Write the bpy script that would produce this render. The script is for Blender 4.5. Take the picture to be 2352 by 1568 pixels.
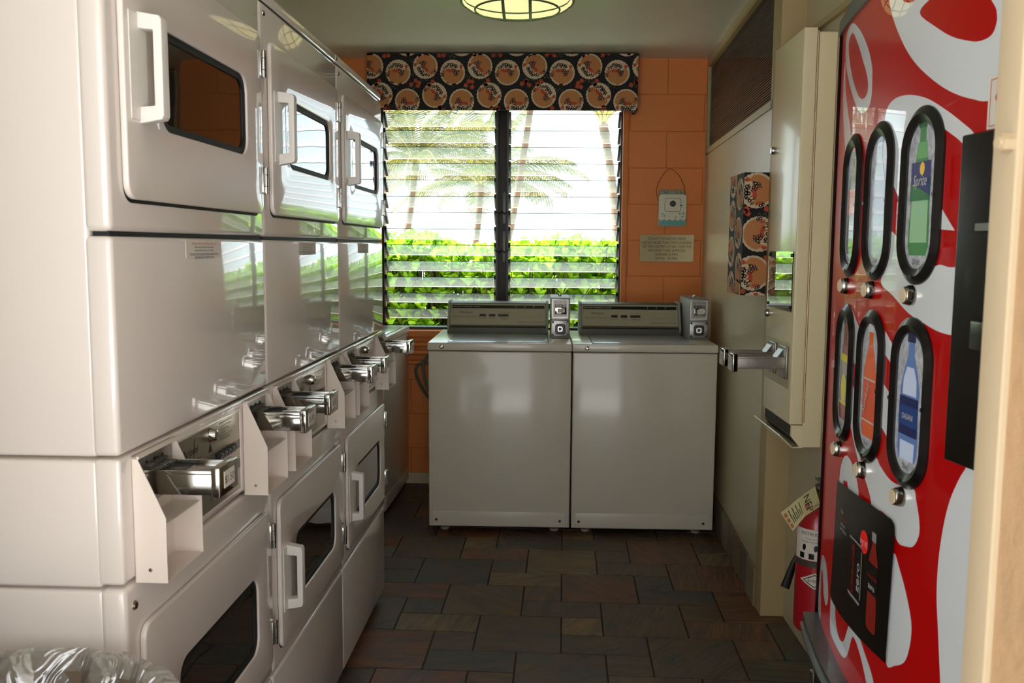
import bpy, bmesh, math, random
from math import sin, cos, pi, radians, sqrt
from mathutils import Vector, Matrix
random.seed(7)
for _o in list(bpy.data.objects): bpy.data.objects.remove(_o)
SC = bpy.context.scene
COL = SC.collection

# ---------------------------------------------------------------- camera, world, sun, exposure
YAW, PITCH, ROLL, F = .0271, .1047, .0067, 2075.96
fw = Vector((-sin(YAW)*cos(PITCH), cos(YAW)*cos(PITCH), -sin(PITCH)))
rt = Vector((cos(YAW), sin(YAW), 0)); upv = rt.cross(fw)
r2 = rt*cos(ROLL)+upv*sin(ROLL); u2 = -rt*sin(ROLL)+upv*cos(ROLL)
cd = bpy.data.cameras.new('camera'); cam = bpy.data.objects.new('camera', cd); COL.objects.link(cam)
cd.sensor_width = 36; cd.lens = F/2352*36; cd.clip_start = .02; cd.clip_end = 400
M = Matrix((r2, u2, -fw)).transposed().to_4x4(); M.translation = Vector((0, 0, 1.3349)); cam.matrix_world = M
cd.dof.use_dof = True; cd.dof.focus_distance = 4.2; cd.dof.aperture_fstop = 14.0
SC.camera = cam
w = bpy.data.worlds.new('world'); SC.world = w; w.use_nodes = True
bg = w.node_tree.nodes['Background']; bg.inputs[0].default_value = (.93, .965, 1, 1); bg.inputs[1].default_value = 1.35
sd = bpy.data.lights.new('sun', 'SUN'); sd.energy = 13; sd.angle = .01; sd.color = (1, .975, .93)
sun = bpy.data.objects.new('sun', sd); COL.objects.link(sun)
sun.rotation_euler = Vector((.60, -.15, -.78)).to_track_quat('-Z', 'Y').to_euler()
SC.view_settings.view_transform = 'Standard'; SC.view_settings.look = 'None'
SC.view_settings.exposure = 1.2; SC.view_settings.gamma = 1

# ---------------------------------------------------------------- helpers
def lin(c):
    return tuple(((v/255)/12.92 if v/255 <= .04045 else (((v/255)+.055)/1.055)**2.4) for v in c)
MATS = {}
def mat(name, rgb, rough=.5, metal=0, coat=0, spec=.5, bump=None, emit=0, aniso=0, noise=None, coatr=.03, trans=0):
    """rgb 0-255 sRGB albedo; bump=(scale, distance, detail); noise=(scale, amount) albedo mottling"""
    if name in MATS: return MATS[name]
    m = bpy.data.materials.new(name); m.use_nodes = True; nt = m.node_tree; N = nt.nodes; L = nt.links
    p = N['Principled BSDF']; c = lin(rgb)+(1,)
    p.inputs['Base Color'].default_value = c; p.inputs['Roughness'].default_value = rough
    p.inputs['Metallic'].default_value = metal; p.inputs['Coat Weight'].default_value = coat
    p.inputs['Coat Roughness'].default_value = coatr; p.inputs['Specular IOR Level'].default_value = spec
    if trans: p.inputs['Transmission Weight'].default_value = trans
    if emit: p.inputs['Emission Color'].default_value = c; p.inputs['Emission Strength'].default_value = emit
    if bump or noise:
        tc = N.new('ShaderNodeTexCoord')
    if bump:
        t = N.new('ShaderNodeTexNoise'); t.inputs['Scale'].default_value = bump[0]; t.inputs['Detail'].default_value = bump[2] if len(bump) > 2 else 2
        L.new(tc.outputs['Object'], t.inputs['Vector'])
        b = N.new('ShaderNodeBump'); b.inputs['Strength'].default_value = 1; b.inputs['Distance'].default_value = bump[1]
        L.new(t.outputs['Fac'], b.inputs['Height']); L.new(b.outputs[0], p.inputs['Normal']); L.new(b.outputs[0], p.inputs['Coat Normal'])
    if noise:
        t = N.new('ShaderNodeTexNoise'); t.inputs['Scale'].default_value = noise[0]; t.inputs['Detail'].default_value = 5
        L.new(tc.outputs['Object'], t.inputs['Vector'])
        r = N.new('ShaderNodeMix'); r.data_type = 'RGBA'
        a = noise[1]
        r.inputs[6].default_value = tuple(v*(1-a) for v in c[:3])+(1,); r.inputs[7].default_value = tuple(min(1, v*(1+a)) for v in c[:3])+(1,)
        L.new(t.outputs['Fac'], r.inputs[0]); L.new(r.outputs[2], p.inputs['Base Color'])
    MATS[name] = m; return m

class MB:
    def __init__(s): s.v = []; s.f = []; s.m = []; s.mats = []; s.T = None
    def mi(s, m):
        if m not in s.mats: s.mats.append(m)
        return s.mats.index(m)
    def add(s, vs, fs, m):
        o = len(s.v); k = s.mi(m)
        s.v += [tuple(s.T @ Vector(v)) if s.T else tuple(v) for v in vs]
        for f in fs: s.f.append(tuple(i+o for i in f)); s.m.append(k)
        return s
    def box(s, x0, x1, y0, y1, z0, z1, m, b=0):
        if x0 > x1: x0, x1 = x1, x0
        if b > 0:
            bm = bmesh.new(); bmesh.ops.create_cube(bm, size=1)
            for v in bm.verts: v.co = Vector(((x0+x1)/2+v.co.x*(x1-x0), (y0+y1)/2+v.co.y*(y1-y0), (z0+z1)/2+v.co.z*(z1-z0)))
            bmesh.ops.bevel(bm, geom=bm.edges[:], offset=b, segments=3, affect='EDGES', profile=.5)
            return s.bm(bm, m)
        vs = [(x, y, z) for x in (x0, x1) for y in (y0, y1) for z in (z0, z1)]
        return s.add(vs, [(0, 1, 3, 2), (4, 6, 7, 5), (0, 4, 5, 1), (2, 3, 7, 6), (0, 2, 6, 4), (1, 5, 7, 3)], m)
    def bm(s, bm, m):
        bm.verts.index_update(); bm.faces.ensure_lookup_table()
        s.add([v.co[:] for v in bm.verts], [[v.index for v in f.verts] for f in bm.faces], m); bm.free(); return s
    def prism(s, poly, ax, a, b, m, bev=0):
        """poly: 2D outline in the plane normal to axis ax; a,b extents along the axis"""
        def P(p, t):
            return {'x': (t, p[0], p[1]), 'y': (p[0], t, p[1]), 'z': (p[0], p[1], t)}[ax]
        n = len(poly)
        if bev:
            bm = bmesh.new(); va = [bm.verts.new(P(p, a)) for p in poly]; vb = [bm.verts.new(P(p, b)) for p in poly]
            bm.faces.new(va); bm.faces.new(vb[::-1])
            for i in range(n): bm.faces.new((va[i], vb[i], vb[(i+1) % n], va[(i+1) % n]))
            bmesh.ops.recalc_face_normals(bm, faces=bm.faces[:])
            bmesh.ops.bevel(bm, geom=[e for e in bm.edges if e.calc_face_angle(0) > .6], offset=bev, segments=3, affect='EDGES', profile=.5)
            return s.bm(bm, m)
        vs = [P(p, a) for p in poly]+[P(p, b) for p in poly]
        return s.add(vs, [tuple(range(n)), tuple(range(2*n-1, n-1, -1))]+[(i, i+n, (i+1) % n+n, (i+1) % n) for i in range(n)], m)
    def ring(s, outer, inner, ax, a, b, m, bev=0):
        """plate with a hole; outer / inner outlines with equal point counts"""
        def P(p, t): return {'x': (t, p[0], p[1]), 'y': (p[0], t, p[1]), 'z': (p[0], p[1], t)}[ax]
        n = len(outer); bm = bmesh.new()
        R = [[bm.verts.new(P(p, t)) for p in q] for t in (a, b) for q in (outer, inner)]
        for i in range(n):
            j = (i+1) % n
            bm.faces.new((R[0][i], R[0][j], R[1][j], R[1][i])); bm.faces.new((R[2][i], R[3][i], R[3][j], R[2][j]))
            bm.faces.new((R[0][i], R[2][i], R[2][j], R[0][j])); bm.faces.new((R[1][i], R[1][j], R[3][j], R[3][i]))
        bmesh.ops.recalc_face_normals(bm, faces=bm.faces[:])
        if bev: bmesh.ops.bevel(bm, geom=[e for e in bm.edges if e.calc_face_angle(0) > 1.2], offset=bev, segments=3, affect='EDGES', profile=.5)
        return s.bm(bm, m)
    def cyl(s, p0, p1, r, m, n=20, r1=None):
        return s.tube([p0, p1], [r, r if r1 is None else r1], m, n)
    def tube(s, path, r, m, n=10, cap=True):
        path = [Vector(p) for p in path]; k = len(path)
        if not isinstance(r, (list, tuple)): r = [r]*k
        vs = []; fs = []; prev = None
        for i, p in enumerate(path):
            d = (path[min(i+1, k-1)]-path[max(i-1, 0)]).normalized()
            if prev is None:
                a = d.orthogonal().normalized()
            else:
                a = (prev-d*prev.dot(d)).normalized()
            prev = a; b = d.cross(a)
            for j in range(n):
                t = 2*pi*j/n; vs.append(p+(a*cos(t)+b*sin(t))*r[i])
        for i in range(k-1):
            for j in range(n): fs.append((i*n+j, i*n+(j+1) % n, (i+1)*n+(j+1) % n, (i+1)*n+j))
        if cap: fs.append(tuple(range(n-1, -1, -1))); fs.append(tuple((k-1)*n+j for j in range(n)))
        return s.add(vs, fs, m)
    def lathe(s, prof, c, m, n=32, ax='z'):
        vs = []; fs = []; k = len(prof)
        for r, h in prof:
            for j in range(n):
                t = 2*pi*j/n; a, b = r*cos(t), r*sin(t)
                vs.append({'z': (c[0]+a, c[1]+b, c[2]+h), 'x': (c[0]+h, c[1]+a, c[2]+b), 'y': (c[0]+a, c[1]+h, c[2]+b)}[ax])
        for i in range(k-1):
            for j in range(n): fs.append((i*n+j, i*n+(j+1) % n, (i+1)*n+(j+1) % n, (i+1)*n+j))
        if prof[0][0] > 1e-6: fs.append(tuple(range(n-1, -1, -1)))
        if prof[-1][0] > 1e-6: fs.append(tuple((k-1)*n+j for j in range(n)))
        return s.add(vs, fs, m)
    def build(s, name, parent=None, smooth=35, label=None, loc=None):
        me = bpy.data.meshes.new(name); me.from_pydata(s.v, [], s.f)
        for m in s.mats: me.materials.append(m)
        me.polygons.foreach_set('material_index', s.m)
        me.validate(); 
        bm = bmesh.new(); bm.from_mesh(me); bmesh.ops.remove_doubles(bm, verts=bm.verts[:], dist=1e-5)
        if smooth: bmesh.ops.recalc_face_normals(bm, faces=bm.faces[:])
        for e in bm.edges: e.smooth = len(e.link_faces) == 2 and e.calc_face_angle(0) < radians(smooth or 0)
        for f in bm.faces: f.smooth = bool(smooth)
        bm.to_mesh(me); bm.free()
        o = bpy.data.objects.new(name, me); COL.objects.link(o)
        if parent: o.parent = parent
        if loc: o.location = loc
        if label: o['label'] = label
        return o

def thing(name, label, cat, loc=(0, 0, 0), rz=0, group=None):
    o = bpy.data.objects.new(name, None); COL.objects.link(o); o.empty_display_size = .1
    o.location = loc; o.rotation_euler = (0, 0, rz); o['label'] = label; o['category'] = cat
    if group: o['group'] = group
    return o
def tag(o, label, cat, group=None, kind=None):
    o['label'] = label; o['category'] = cat
    if group: o['group'] = group
    if kind: o['kind'] = kind
    return o
def struct(o): o['kind'] = 'structure'; return o
def rrect(x0, x1, y0, y1, r, n=6):
    if not isinstance(r, (list, tuple)): r = [r]*4
    P = []
    for (cx, cy, a, q) in ((x1, y1, 0, r[0]), (x0, y1, 90, r[1]), (x0, y0, 180, r[2]), (x1, y0, 270, r[3])):
        sx = -1 if a in (0, 270) else 1; sy = -1 if a in (0, 90) else 1
        for i in range(n+1):
            t = radians(a+90*i/n); P.append((cx+sx*q+q*cos(t), cy+sy*q+q*sin(t)))
    return P
def ell(cx, cy, rx, ry, n=28, a0=0):
    return [(cx+rx*cos(2*pi*i/n+a0), cy+ry*sin(2*pi*i/n+a0)) for i in range(n)]
def smoothpoly(P, k=4):
    n = len(P); out = []
    for i in range(n):
        p0, p1, p2, p3 = P[i-1], P[i], P[(i+1) % n], P[(i+2) % n]
        for j in range(k):
            t = j/k
            out.append(tuple(.5*((2*p1[c])+(-p0[c]+p2[c])*t+(2*p0[c]-5*p1[c]+4*p2[c]-p3[c])*t*t+(-p0[c]+3*p1[c]-3*p2[c]+p3[c])*t**3) for c in (0, 1)))
    return out
_txt = {}
def text2d(s, size=1, shear=0, align='CENTER', ex=0):
    """flat glyph triangles of a string: (verts2d, faces)"""
    key = (s, shear, align)
    if key not in _txt:
        c = bpy.data.curves.new('glyph', 'FONT'); c.body = s; c.size = 1; c.shear = shear; c.align_x = align; c.resolution_u = 2
        c.fill_mode = 'FRONT'
        o = bpy.data.objects.new('glyph', c); COL.objects.link(o)
        bpy.context.view_layer.update()
        me = bpy.data.meshes.new_from_object(o.evaluated_get(bpy.context.evaluated_depsgraph_get()))
        _txt[key] = ([(v.co.x, v.co.y) for v in me.vertices], [tuple(p.vertices) for p in me.polygons])
        bpy.data.objects.remove(o); bpy.data.curves.remove(c); bpy.data.meshes.remove(me)
    v, f = _txt[key]
    return [(a*size, b*size) for a, b in v], f
def art(mb, layers, mp, clip=None, cuts=()):
    """layers: (polygon or (verts,faces), material, height). mp(u,v,h)->3D; clip=(u0,u1,v0,v1)"""
    for poly, m, h in layers:
        bm = bmesh.new()
        if isinstance(poly, tuple) and len(poly) == 2 and isinstance(poly[0], list):
            vs = [bm.verts.new((a, b, 0)) for a, b in poly[0]]
            for f in poly[1]:
                try: bm.faces.new([vs[i] for i in f])
                except Exception: pass
        else:
            if clip and (max(p[0] for p in poly) < clip[0] or min(p[0] for p in poly) > clip[1] or max(p[1] for p in poly) < clip[2] or min(p[1] for p in poly) > clip[3]):
                bm.free(); continue
            try: bm.faces.new([bm.verts.new((a, b, 0)) for a, b in poly])
            except Exception: bm.free(); continue
            bmesh.ops.triangulate(bm, faces=bm.faces[:])
        planes = []
        if clip:
            planes = [((clip[0], 0, 0), (-1, 0, 0)), ((clip[1], 0, 0), (1, 0, 0)), ((0, clip[2], 0), (0, -1, 0)), ((0, clip[3], 0), (0, 1, 0))]
        for co, no in planes:
            bmesh.ops.bisect_plane(bm, geom=bm.verts[:]+bm.edges[:]+bm.faces[:], plane_co=co, plane_no=no, clear_outer=True)
        for c in cuts:
            bmesh.ops.bisect_plane(bm, geom=bm.verts[:]+bm.edges[:]+bm.faces[:], plane_co=(c, 0, 0), plane_no=(1, 0, 0))
        for v in bm.verts: v.co = Vector(mp(v.co.x, v.co.y, h))
        if len(bm.faces): mb.bm(bm, m)
        else: bm.free()
def shift(t, dx, dy, s=1, sy=None, rot=0):
    sy = s if sy is None else sy
    g = lambda a, b: (dx+(a*s)*cos(rot)-(b*sy)*sin(rot), dy+(a*s)*sin(rot)+(b*sy)*cos(rot))
    if isinstance(t, tuple): return ([g(a, b) for a, b in t[0]], t[1])
    return [g(a, b) for a, b in t]

# ---------------------------------------------------------------- materials
ENAM = mat('bisque enamel', (229, 218, 208), .32, coat=.9, spec=.5, bump=(3.2, .0009, 1), coatr=.04)
ENAM2 = mat('washer enamel', (214, 206, 188), .35, coat=.6, bump=(2.5, .0015, 1), coatr=.10)
ENAM3 = mat('grey lid enamel', (186, 190, 196), .3, coat=.7, coatr=.08)
PLAS = mat('white handle plastic', (232, 226, 218), .4)
SHEET = mat('painted sheet metal', (226, 212, 198), .38, coat=.3, coatr=.15)
CHROME = mat('chrome', (184, 182, 176), .09, 1, bump=(14, .0006, 1))
STEEL = mat('satin steel', (150, 148, 142), .32, 1)
BRUSH = mat('brushed control plate', (160, 152, 134), .30, .75)
CONS = mat('satin console plate', (172, 166, 144), .40, .15, noise=(30, .06))
CONSD = mat('olive console base', (92, 92, 78), .45, .2)
GREYP = mat('grey end cap', (150, 150, 146), .45)
BLK = mat('black plastic', (14, 14, 14), .35)
BLKG = mat('black gasket and gap shade', (10, 10, 10), .6)
DGLASS = mat('dark door glass', (26, 25, 22), .03, coat=1, coatr=.01, bump=(5, .0012, 1))
INK = mat('dark ink', (40, 40, 38), .6)
INKW = mat('pale ink', (205, 205, 200), .6)
INKO = mat('orange ink', (196, 110, 62), .6)
INKB = mat('blue ink', (52, 46, 72), .6)
PAPER = mat('printed paper', (224, 214, 200), .6)
REDL = mat('red indicator', (190, 20, 12), .25, emit=.15)
CREAM = mat('cream painted steel', (240, 224, 182), .35, coat=.5, coatr=.12)
PANEL = mat('cream wall panel', (196, 184, 150), .35, coat=.35, coatr=.22, bump=(4, .002, 1))
TRIM = mat('tan painted trim', (178, 156, 112), .5)
ORAN = mat('orange trim paint', (222, 128, 58), .5, bump=(60, .0006, 3))
DKWOOD = mat('dark mullion paint', (36, 25, 17), .5)

# ---------------------------------------------------------------- room shell
CZ = 2.345; BY = 5.01
def RX(y): return .905-.0433*(BY-y)
def floor():
    m = bpy.data.materials.new('slate'); m.use_nodes = True; nt = m.node_tree; N = nt.nodes; L = nt.links; p = N['Principled BSDF']
    at = N.new('ShaderNodeAttribute'); at.attribute_name = 'tile'
    cr = N.new('ShaderNodeValToRGB'); e = cr.color_ramp; cols = [(66, 64, 52), (92, 76, 52), (72, 68, 52), (98, 70, 44), (62, 66, 64), (82, 72, 50), (112, 70, 42), (78, 66, 56), (126, 104, 70)]
    e.interpolation = 'CONSTANT'
    while len(e.elements) < len(cols): e.elements.new(.5)
    for i, c in enumerate(cols): e.elements[i].position = i/len(cols); e.elements[i].color = lin(c)+(1,)
    L.new(at.outputs['Fac'], cr.inputs[0])
    tc = N.new('ShaderNodeTexCoord'); mp = N.new('ShaderNodeMapping'); mp.inputs['Rotation'].default_value = (0, 0, .7); mp.inputs['Scale'].default_value = (5, 30, 1)
    vr = N.new('ShaderNodeVectorRotate'); vr.rotation_type = 'Z_AXIS'; ml = N.new('ShaderNodeMath'); ml.operation = 'MULTIPLY'; ml.inputs[1].default_value = 23
    L.new(at.outputs['Fac'], ml.inputs[0]); L.new(ml.outputs[0], vr.inputs['Angle']); L.new(tc.outputs['Object'], vr.inputs['Vector']); L.new(vr.outputs[0], mp.inputs[0])
    n1 = N.new('ShaderNodeTexNoise'); n1.inputs['Scale'].default_value = 1; n1.inputs['Detail'].default_value = 8; n1.inputs['Roughness'].default_value = .65; L.new(mp.outputs[0], n1.inputs[0])
    n2 = N.new('ShaderNodeTexNoise'); n2.inputs['Scale'].default_value = 9; n2.inputs['Detail'].default_value = 6; L.new(tc.outputs['Object'], n2.inputs[0])
    mx = N.new('ShaderNodeMix'); mx.data_type = 'RGBA'; mx.blend_type = 'OVERLAY'; mx.inputs[0].default_value = .75
    ct = N.new('ShaderNodeMapRange'); ct.inputs[1].default_value = .36; ct.inputs[2].default_value = .64; ct.inputs[3].default_value = .05; ct.inputs[4].default_value = .86
    L.new(n1.outputs['Fac'], ct.inputs[0]); L.new(cr.outputs[0], mx.inputs[6]); L.new(ct.outputs[0], mx.inputs[7])
    r2_ = N.new('ShaderNodeValToRGB'); r2_.color_ramp.elements[0].color = lin((70, 76, 78))+(1,); r2_.color_ramp.elements[1].color = lin((128, 86, 52))+(1,)
    r2_.color_ramp.elements[0].position = .35; r2_.color_ramp.elements[1].position = .65
    L.new(n2.outputs['Fac'], r2_.inputs[0])
    m2 = N.new('ShaderNodeMix'); m2.data_type = 'RGBA'; m2.inputs[0].default_value = .3
    L.new(mx.outputs[2], m2.inputs[6]); L.new(r2_.outputs[0], m2.inputs[7]); L.new(m2.outputs[2], p.inputs['Base Color'])
    rr = N.new('ShaderNodeMapRange'); rr.inputs[3].default_value = .22; rr.inputs[4].default_value = .55; L.new(n1.outputs['Fac'], rr.inputs[0]); L.new(rr.outputs[0], p.inputs['Roughness'])
    b = N.new('ShaderNodeBump'); b.inputs['Distance'].default_value = .009; b.inputs['Strength'].default_value = 1
    L.new(n1.outputs['Fac'], b.inputs['Height']); L.new(b.outputs[0], p.inputs['Normal'])
    g = mat('dark grout', (46, 40, 33), .8)
    bm = bmesh.new(); lay = bm.faces.layers.float.new('tile'); rnd = random.Random(3)
    a = .1465; O = Vector((.104, 3.305)); th = -.03
    def tile(cx, cy, w_, h_, val):
        gp = .002; z0 = rnd.uniform(-.0008, .0004); nx = ny = 1
        c = [(cx*a+gp, cy*a+gp), ((cx+w_)*a-gp, cy*a+gp), ((cx+w_)*a-gp, (cy+h_)*a-gp), (cx*a+gp, (cy+h_)*a-gp)]
        c = [Vector((O.x+x*cos(th)-y*sin(th), O.y+x*sin(th)+y*cos(th))) for x, y in c]
        if max(v.y for v in c) < .3 or min(v.y for v in c) > 5.0: return
        if min(v.x for v in c) > 1.45 or max(v.x for v in c) < -1.35: return
        mid = sum(c, Vector((0, 0)))/4
        top = [bm.verts.new((*(v+(mid-v).normalized()*.0018), z0)) for v in c]; bot = [bm.verts.new((*v, -.006)) for v in c]
        f = bm.faces.new(top); f[lay] = val
        for i in range(4):
            f = bm.faces.new((bot[i], bot[(i+1) % 4], top[(i+1) % 4], top[i])); f[lay] = val
    for i in range(-20, 30):
        for j in range(-20, 20):
            lx, ly = i+2*j, -2*i+3*j
            if abs(lx) > 16 or abs(ly) > 26: continue
            for (dx, dy, w_, h_) in ((0, 0, 2, 2), (-1, 0, 1, 1), (-1, -1, 2, 1)):
                tile(lx+dx, ly+dy, w_, h_, rnd.random()*.999)
    me = bpy.data.meshes.new('floor'); 
    for f in bm.faces: f.material_index = 0
    q = [bm.verts.new(v) for v in ((-1.4, .2, -.0022), (1.5, .2, -.0022), (1.5, 5.06, -.0022), (-1.4, 5.06, -.0022))]
    f = bm.faces.new(q); f.material_index = 1
    qb = [bm.verts.new(v.co+Vector((0, 0, -.05))) for v in q]
    f = bm.faces.new(qb[::-1]); f.material_index = 1
    for i in range(4): f = bm.faces.new((q[i], qb[i], qb[(i+1) % 4], q[(i+1) % 4])); f.material_index = 1
    bm.to_mesh(me); bm.free(); me.materials.append(m); me.materials.append(g)
    o = bpy.data.objects.new('floor', me); COL.objects.link(o); struct(o)
floor()
CEIL = mat('ceiling paint', (222, 226, 206), .40, coat=.5, coatr=.38, bump=(40, .0006, 3))
struct(MB().box(-1.5, 1.6, .6, 5.17, CZ, CZ+.15, CEIL).build('ceiling', smooth=0))
SHIELD = mat('light shield paint', (206, 204, 200), .7)
struct(MB().box(-8, 8, 5.17, 5.72, CZ, CZ+.15, SHIELD).build('eave_sun_shield', smooth=0))  # unseen slab added to keep direct sun off the louvres and room
struct(MB().box(-8, 8, -1.7, .6, CZ, CZ+.15, SHIELD).build('eave_light_shield', smooth=0))  # unseen slab added to dim the daylight falling on the near dryer

def blockmat():
    m = bpy.data.materials.new('orange painted block'); m.use_nodes = True; nt = m.node_tree; N = nt.nodes; L = nt.links; p = N['Principled BSDF']
    tc = N.new('ShaderNodeTexCoord'); sp = N.new('ShaderNodeSeparateXYZ'); L.new(tc.outputs['Object'], sp.inputs[0])
    cb = N.new('ShaderNodeCombineXYZ')
    ax = N.new('ShaderNodeMath'); ax.operation = 'ADD'; ax.inputs[1].default_value = -.697+.40*4; L.new(sp.outputs['X'], ax.inputs[0])
    az = N.new('ShaderNodeMath'); az.operation = 'ADD'; az.inputs[1].default_value = -1.961+.196*12; L.new(sp.outputs['Z'], az.inputs[0])
    L.new(ax.outputs[0], cb.inputs[0]); L.new(az.outputs[0], cb.inputs[1])
    br = N.new('ShaderNodeTexBrick'); L.new(cb.outputs[0], br.inputs[0]); br.inputs['Scale'].default_value = 1
    br.inputs['Brick Width'].default_value = .40; br.inputs['Row Height'].default_value = .196; br.inputs['Mortar Size'].default_value = .004; br.inputs['Mortar Smooth'].default_value = .6
    br.offset = .5; br.inputs['Color1'].default_value = br.inputs['Color2'].default_value = lin((232, 134, 62))+(1,); br.inputs['Mortar'].default_value = lin((218, 120, 54))+(1,)
    L.new(br.outputs['Color'], p.inputs['Base Color']); p.inputs['Roughness'].default_value = .5
    nz = N.new('ShaderNodeTexNoise'); nz.inputs['Scale'].default_value = 35; nz.inputs['Detail'].default_value = 5; L.new(tc.outputs['Object'], nz.inputs[0])
    b1 = N.new('ShaderNodeBump'); b1.inputs['Distance'].default_value = .0018; b1.invert = True; L.new(br.outputs['Fac'], b1.inputs['Height'])
    b2 = N.new('ShaderNodeBump'); b2.inputs['Distance'].default_value = .0012; L.new(nz.outputs['Fac'], b2.inputs['Height']); L.new(b1.outputs[0], b2.inputs['Normal'])
    L.new(b2.outputs[0], p.inputs['Normal']); return m
BLOCK = blockmat()
WX0, WX1, WZ0, WZ1 = -.862, .462, .872, 2.12
b = MB(); BT = BY+.16
b.box(-1.5, WX0, BY, BT, 0, CZ, BLOCK).box(.462, 1.05, BY, BT, 0, CZ, BLOCK).box(WX0, WX1, BY, BT, 0, WZ0, BLOCK).box(WX0, WX1, BY, BT, WZ1, CZ, BLOCK)
struct(b.build('wall_back', smooth=0))
WHT = mat('off white wall paint', (214, 206, 188), .6)
struct(MB().box(-1.5, -1.36, .7, BT, 0, CZ, WHT).build('wall_left', smooth=0))
# right partition, slightly out of square with the back wall
b = MB()
y0, y1 = 3.29, BY
def rw(b, ya, yb, za, zb, m, t0=0, t1=.1):
    b.prism([(RX(ya)+t0, ya), (RX(yb)+t0, yb), (RX(yb)+t1, yb), (RX(ya)+t1, ya)], 'z', za, zb, m)
rw(b, y0, y1, 0, 1.83, PANEL); rw(b, y0, y1, 2.30, CZ, PANEL); rw(b, 4.955, y1, 1.83, 2.30, PANEL)
struct(b.build('wall_right', smooth=0))
struct(MB().box(.825, .93, 3.2, 3.29, 0, CZ, TRIM, .002).build('trim_1', smooth=30))
b = MB(); b.box(.908, 1.0, 2.5, 3.2, 0, CZ, PANEL).box(.908, 1.5, 2.5, 2.6, 0, CZ, PANEL)
b.box(.908, 1.0, .85, 2.5, 2.03, CZ, PANEL)
struct(b.build('wall_side', smooth=0))
struct(MB().box(1.42, 1.55, .7, 2.5, 0, CZ, WHT).build('wall_alcove', smooth=0))
struct(MB().box(.892, .908, 1.0, 3.2, 2.035, 2.055, TRIM).build('trim_2', smooth=0))
# front wall beside the doorway, jamb in the foreground
JAMB = mat('jamb gloss paint', (194, 174, 142), .55, bump=(9, .0015, 2))
ROUGH = mat('weathered tan plaster', (190, 154, 114), .75, bump=(38, .004, 5), noise=(7, .12))
struct(MB().box(.371, 1.55, .42, .712, 0, CZ, ROUGH).box(.462, 1.55, .712, .78, 0, CZ, ROUGH).build('wall_front', smooth=0))
struct(MB().box(-1.5, -.73, .58, .70, 0, CZ, WHT).build('wall_light_shield', smooth=0))  # unseen wall added to hold doorway light off the nearest dryer's side
j = struct(MB().box(.3655, .46, .7125, .75, 0, 2.15, JAMB, .002).build('trim_3', smooth=40))
MB().cyl((.3672, .721, 1.417), (.357, .721, 1.417), .0075, JAMB, 6).cyl((.357, .721, 1.417), (.354, .721, 1.417), .005, JAMB, 12).build('bolt', j, 30)
# slate skirting along the right partition, cove base at the back
SK = [mat('skirting slate %d' % i, c, .5, bump=(30, .003, 5), noise=(14, .2)) for i, c in enumerate([(132, 122, 98), (112, 106, 90), (124, 106, 84), (102, 98, 84)])]
b = MB(); y = 3.292; k = 0
while y < 4.98:
    yb = min(y+.147, 5.0); b.prism([(RX(y)-.011, y+.002), (RX(yb)-.011, yb-.002), (RX(yb)-.0005, yb-.002), (RX(y)-.0005, y+.002)], 'z', .001, .148, SK[(k*7) % 4]); y = yb; k += 1
struct(b.build('baseboard_right', smooth=0))
struct(MB().prism([(BY, .001), (BY, .056), (BY-.012, .056), (BY-.02, .03), (BY-.03, .001)], 'x', -1.36, .9, mat('vinyl cove base', (196, 182, 150), .5)).build('baseboard_back'))
# orange sill and painted pipes under the window
struct(MB().box(WX0-.05, WX1+.03, BY-.045, BY+.03, .832, .868, ORAN, .004).build('trim_4'))
struct(MB().box(WX1-.002, WX1+.03, BY-.012, BY+.02, .87, WZ1, ORAN, .003).build('trim_5'))
pp = MB().cyl((-1.3, 4.975, .79), (.6, 4.975, .79), .013, ORAN, 12).cyl((-1.3, 4.975, .745), (.6, 4.975, .745), .013, ORAN, 12).cyl((-1.3, 4.975, .69), (.6, 4.975, .69), .011, ORAN, 12)
for x in (-.9, -.3, .3): pp.box(x-.012, x+.012, 4.955, 5.009, .67, .81, ORAN)
tag(pp.build('wall_pipes', None), 'orange painted pipes running along the block wall under the window sill', 'pipes')

# ---------------------------------------------------------------- jalousie window
def slatmat():
    m = bpy.data.materials.new('louvre glass'); m.use_nodes = True; nt = m.node_tree; N = nt.nodes; L = nt.links
    N.remove(N['Principled BSDF']); out = N['Material Output']
    t = N.new('ShaderNodeBsdfTransparent'); t.inputs[0].default_value = (.87, .95, .97, 1)
    d = N.new('ShaderNodeBsdfTranslucent'); d.inputs[0].default_value = (.76, .92, .93, 1)
    g = N.new('ShaderNodeBsdfGlossy'); g.inputs['Roughness'].default_value = .04
    m1 = N.new('ShaderNodeMixShader'); m1.inputs[0].default_value = .075
    L.new(t.outputs[0], m1.inputs[1]); L.new(d.outputs[0], m1.inputs[2])
    m2 = N.new('ShaderNodeMixShader'); m2.inputs[0].default_value = .05; L.new(m1.outputs[0], m2.inputs[1]); L.new(g.outputs[0], m2.inputs[2]); L.new(m2.outputs[0], out.inputs[0])
    return m
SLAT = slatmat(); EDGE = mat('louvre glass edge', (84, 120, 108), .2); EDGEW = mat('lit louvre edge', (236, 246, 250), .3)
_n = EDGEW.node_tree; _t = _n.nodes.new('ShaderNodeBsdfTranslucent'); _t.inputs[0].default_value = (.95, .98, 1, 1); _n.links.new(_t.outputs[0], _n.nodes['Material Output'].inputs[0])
BRONZE = mat('black louvre clip', (16, 22, 22), .4)
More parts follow.
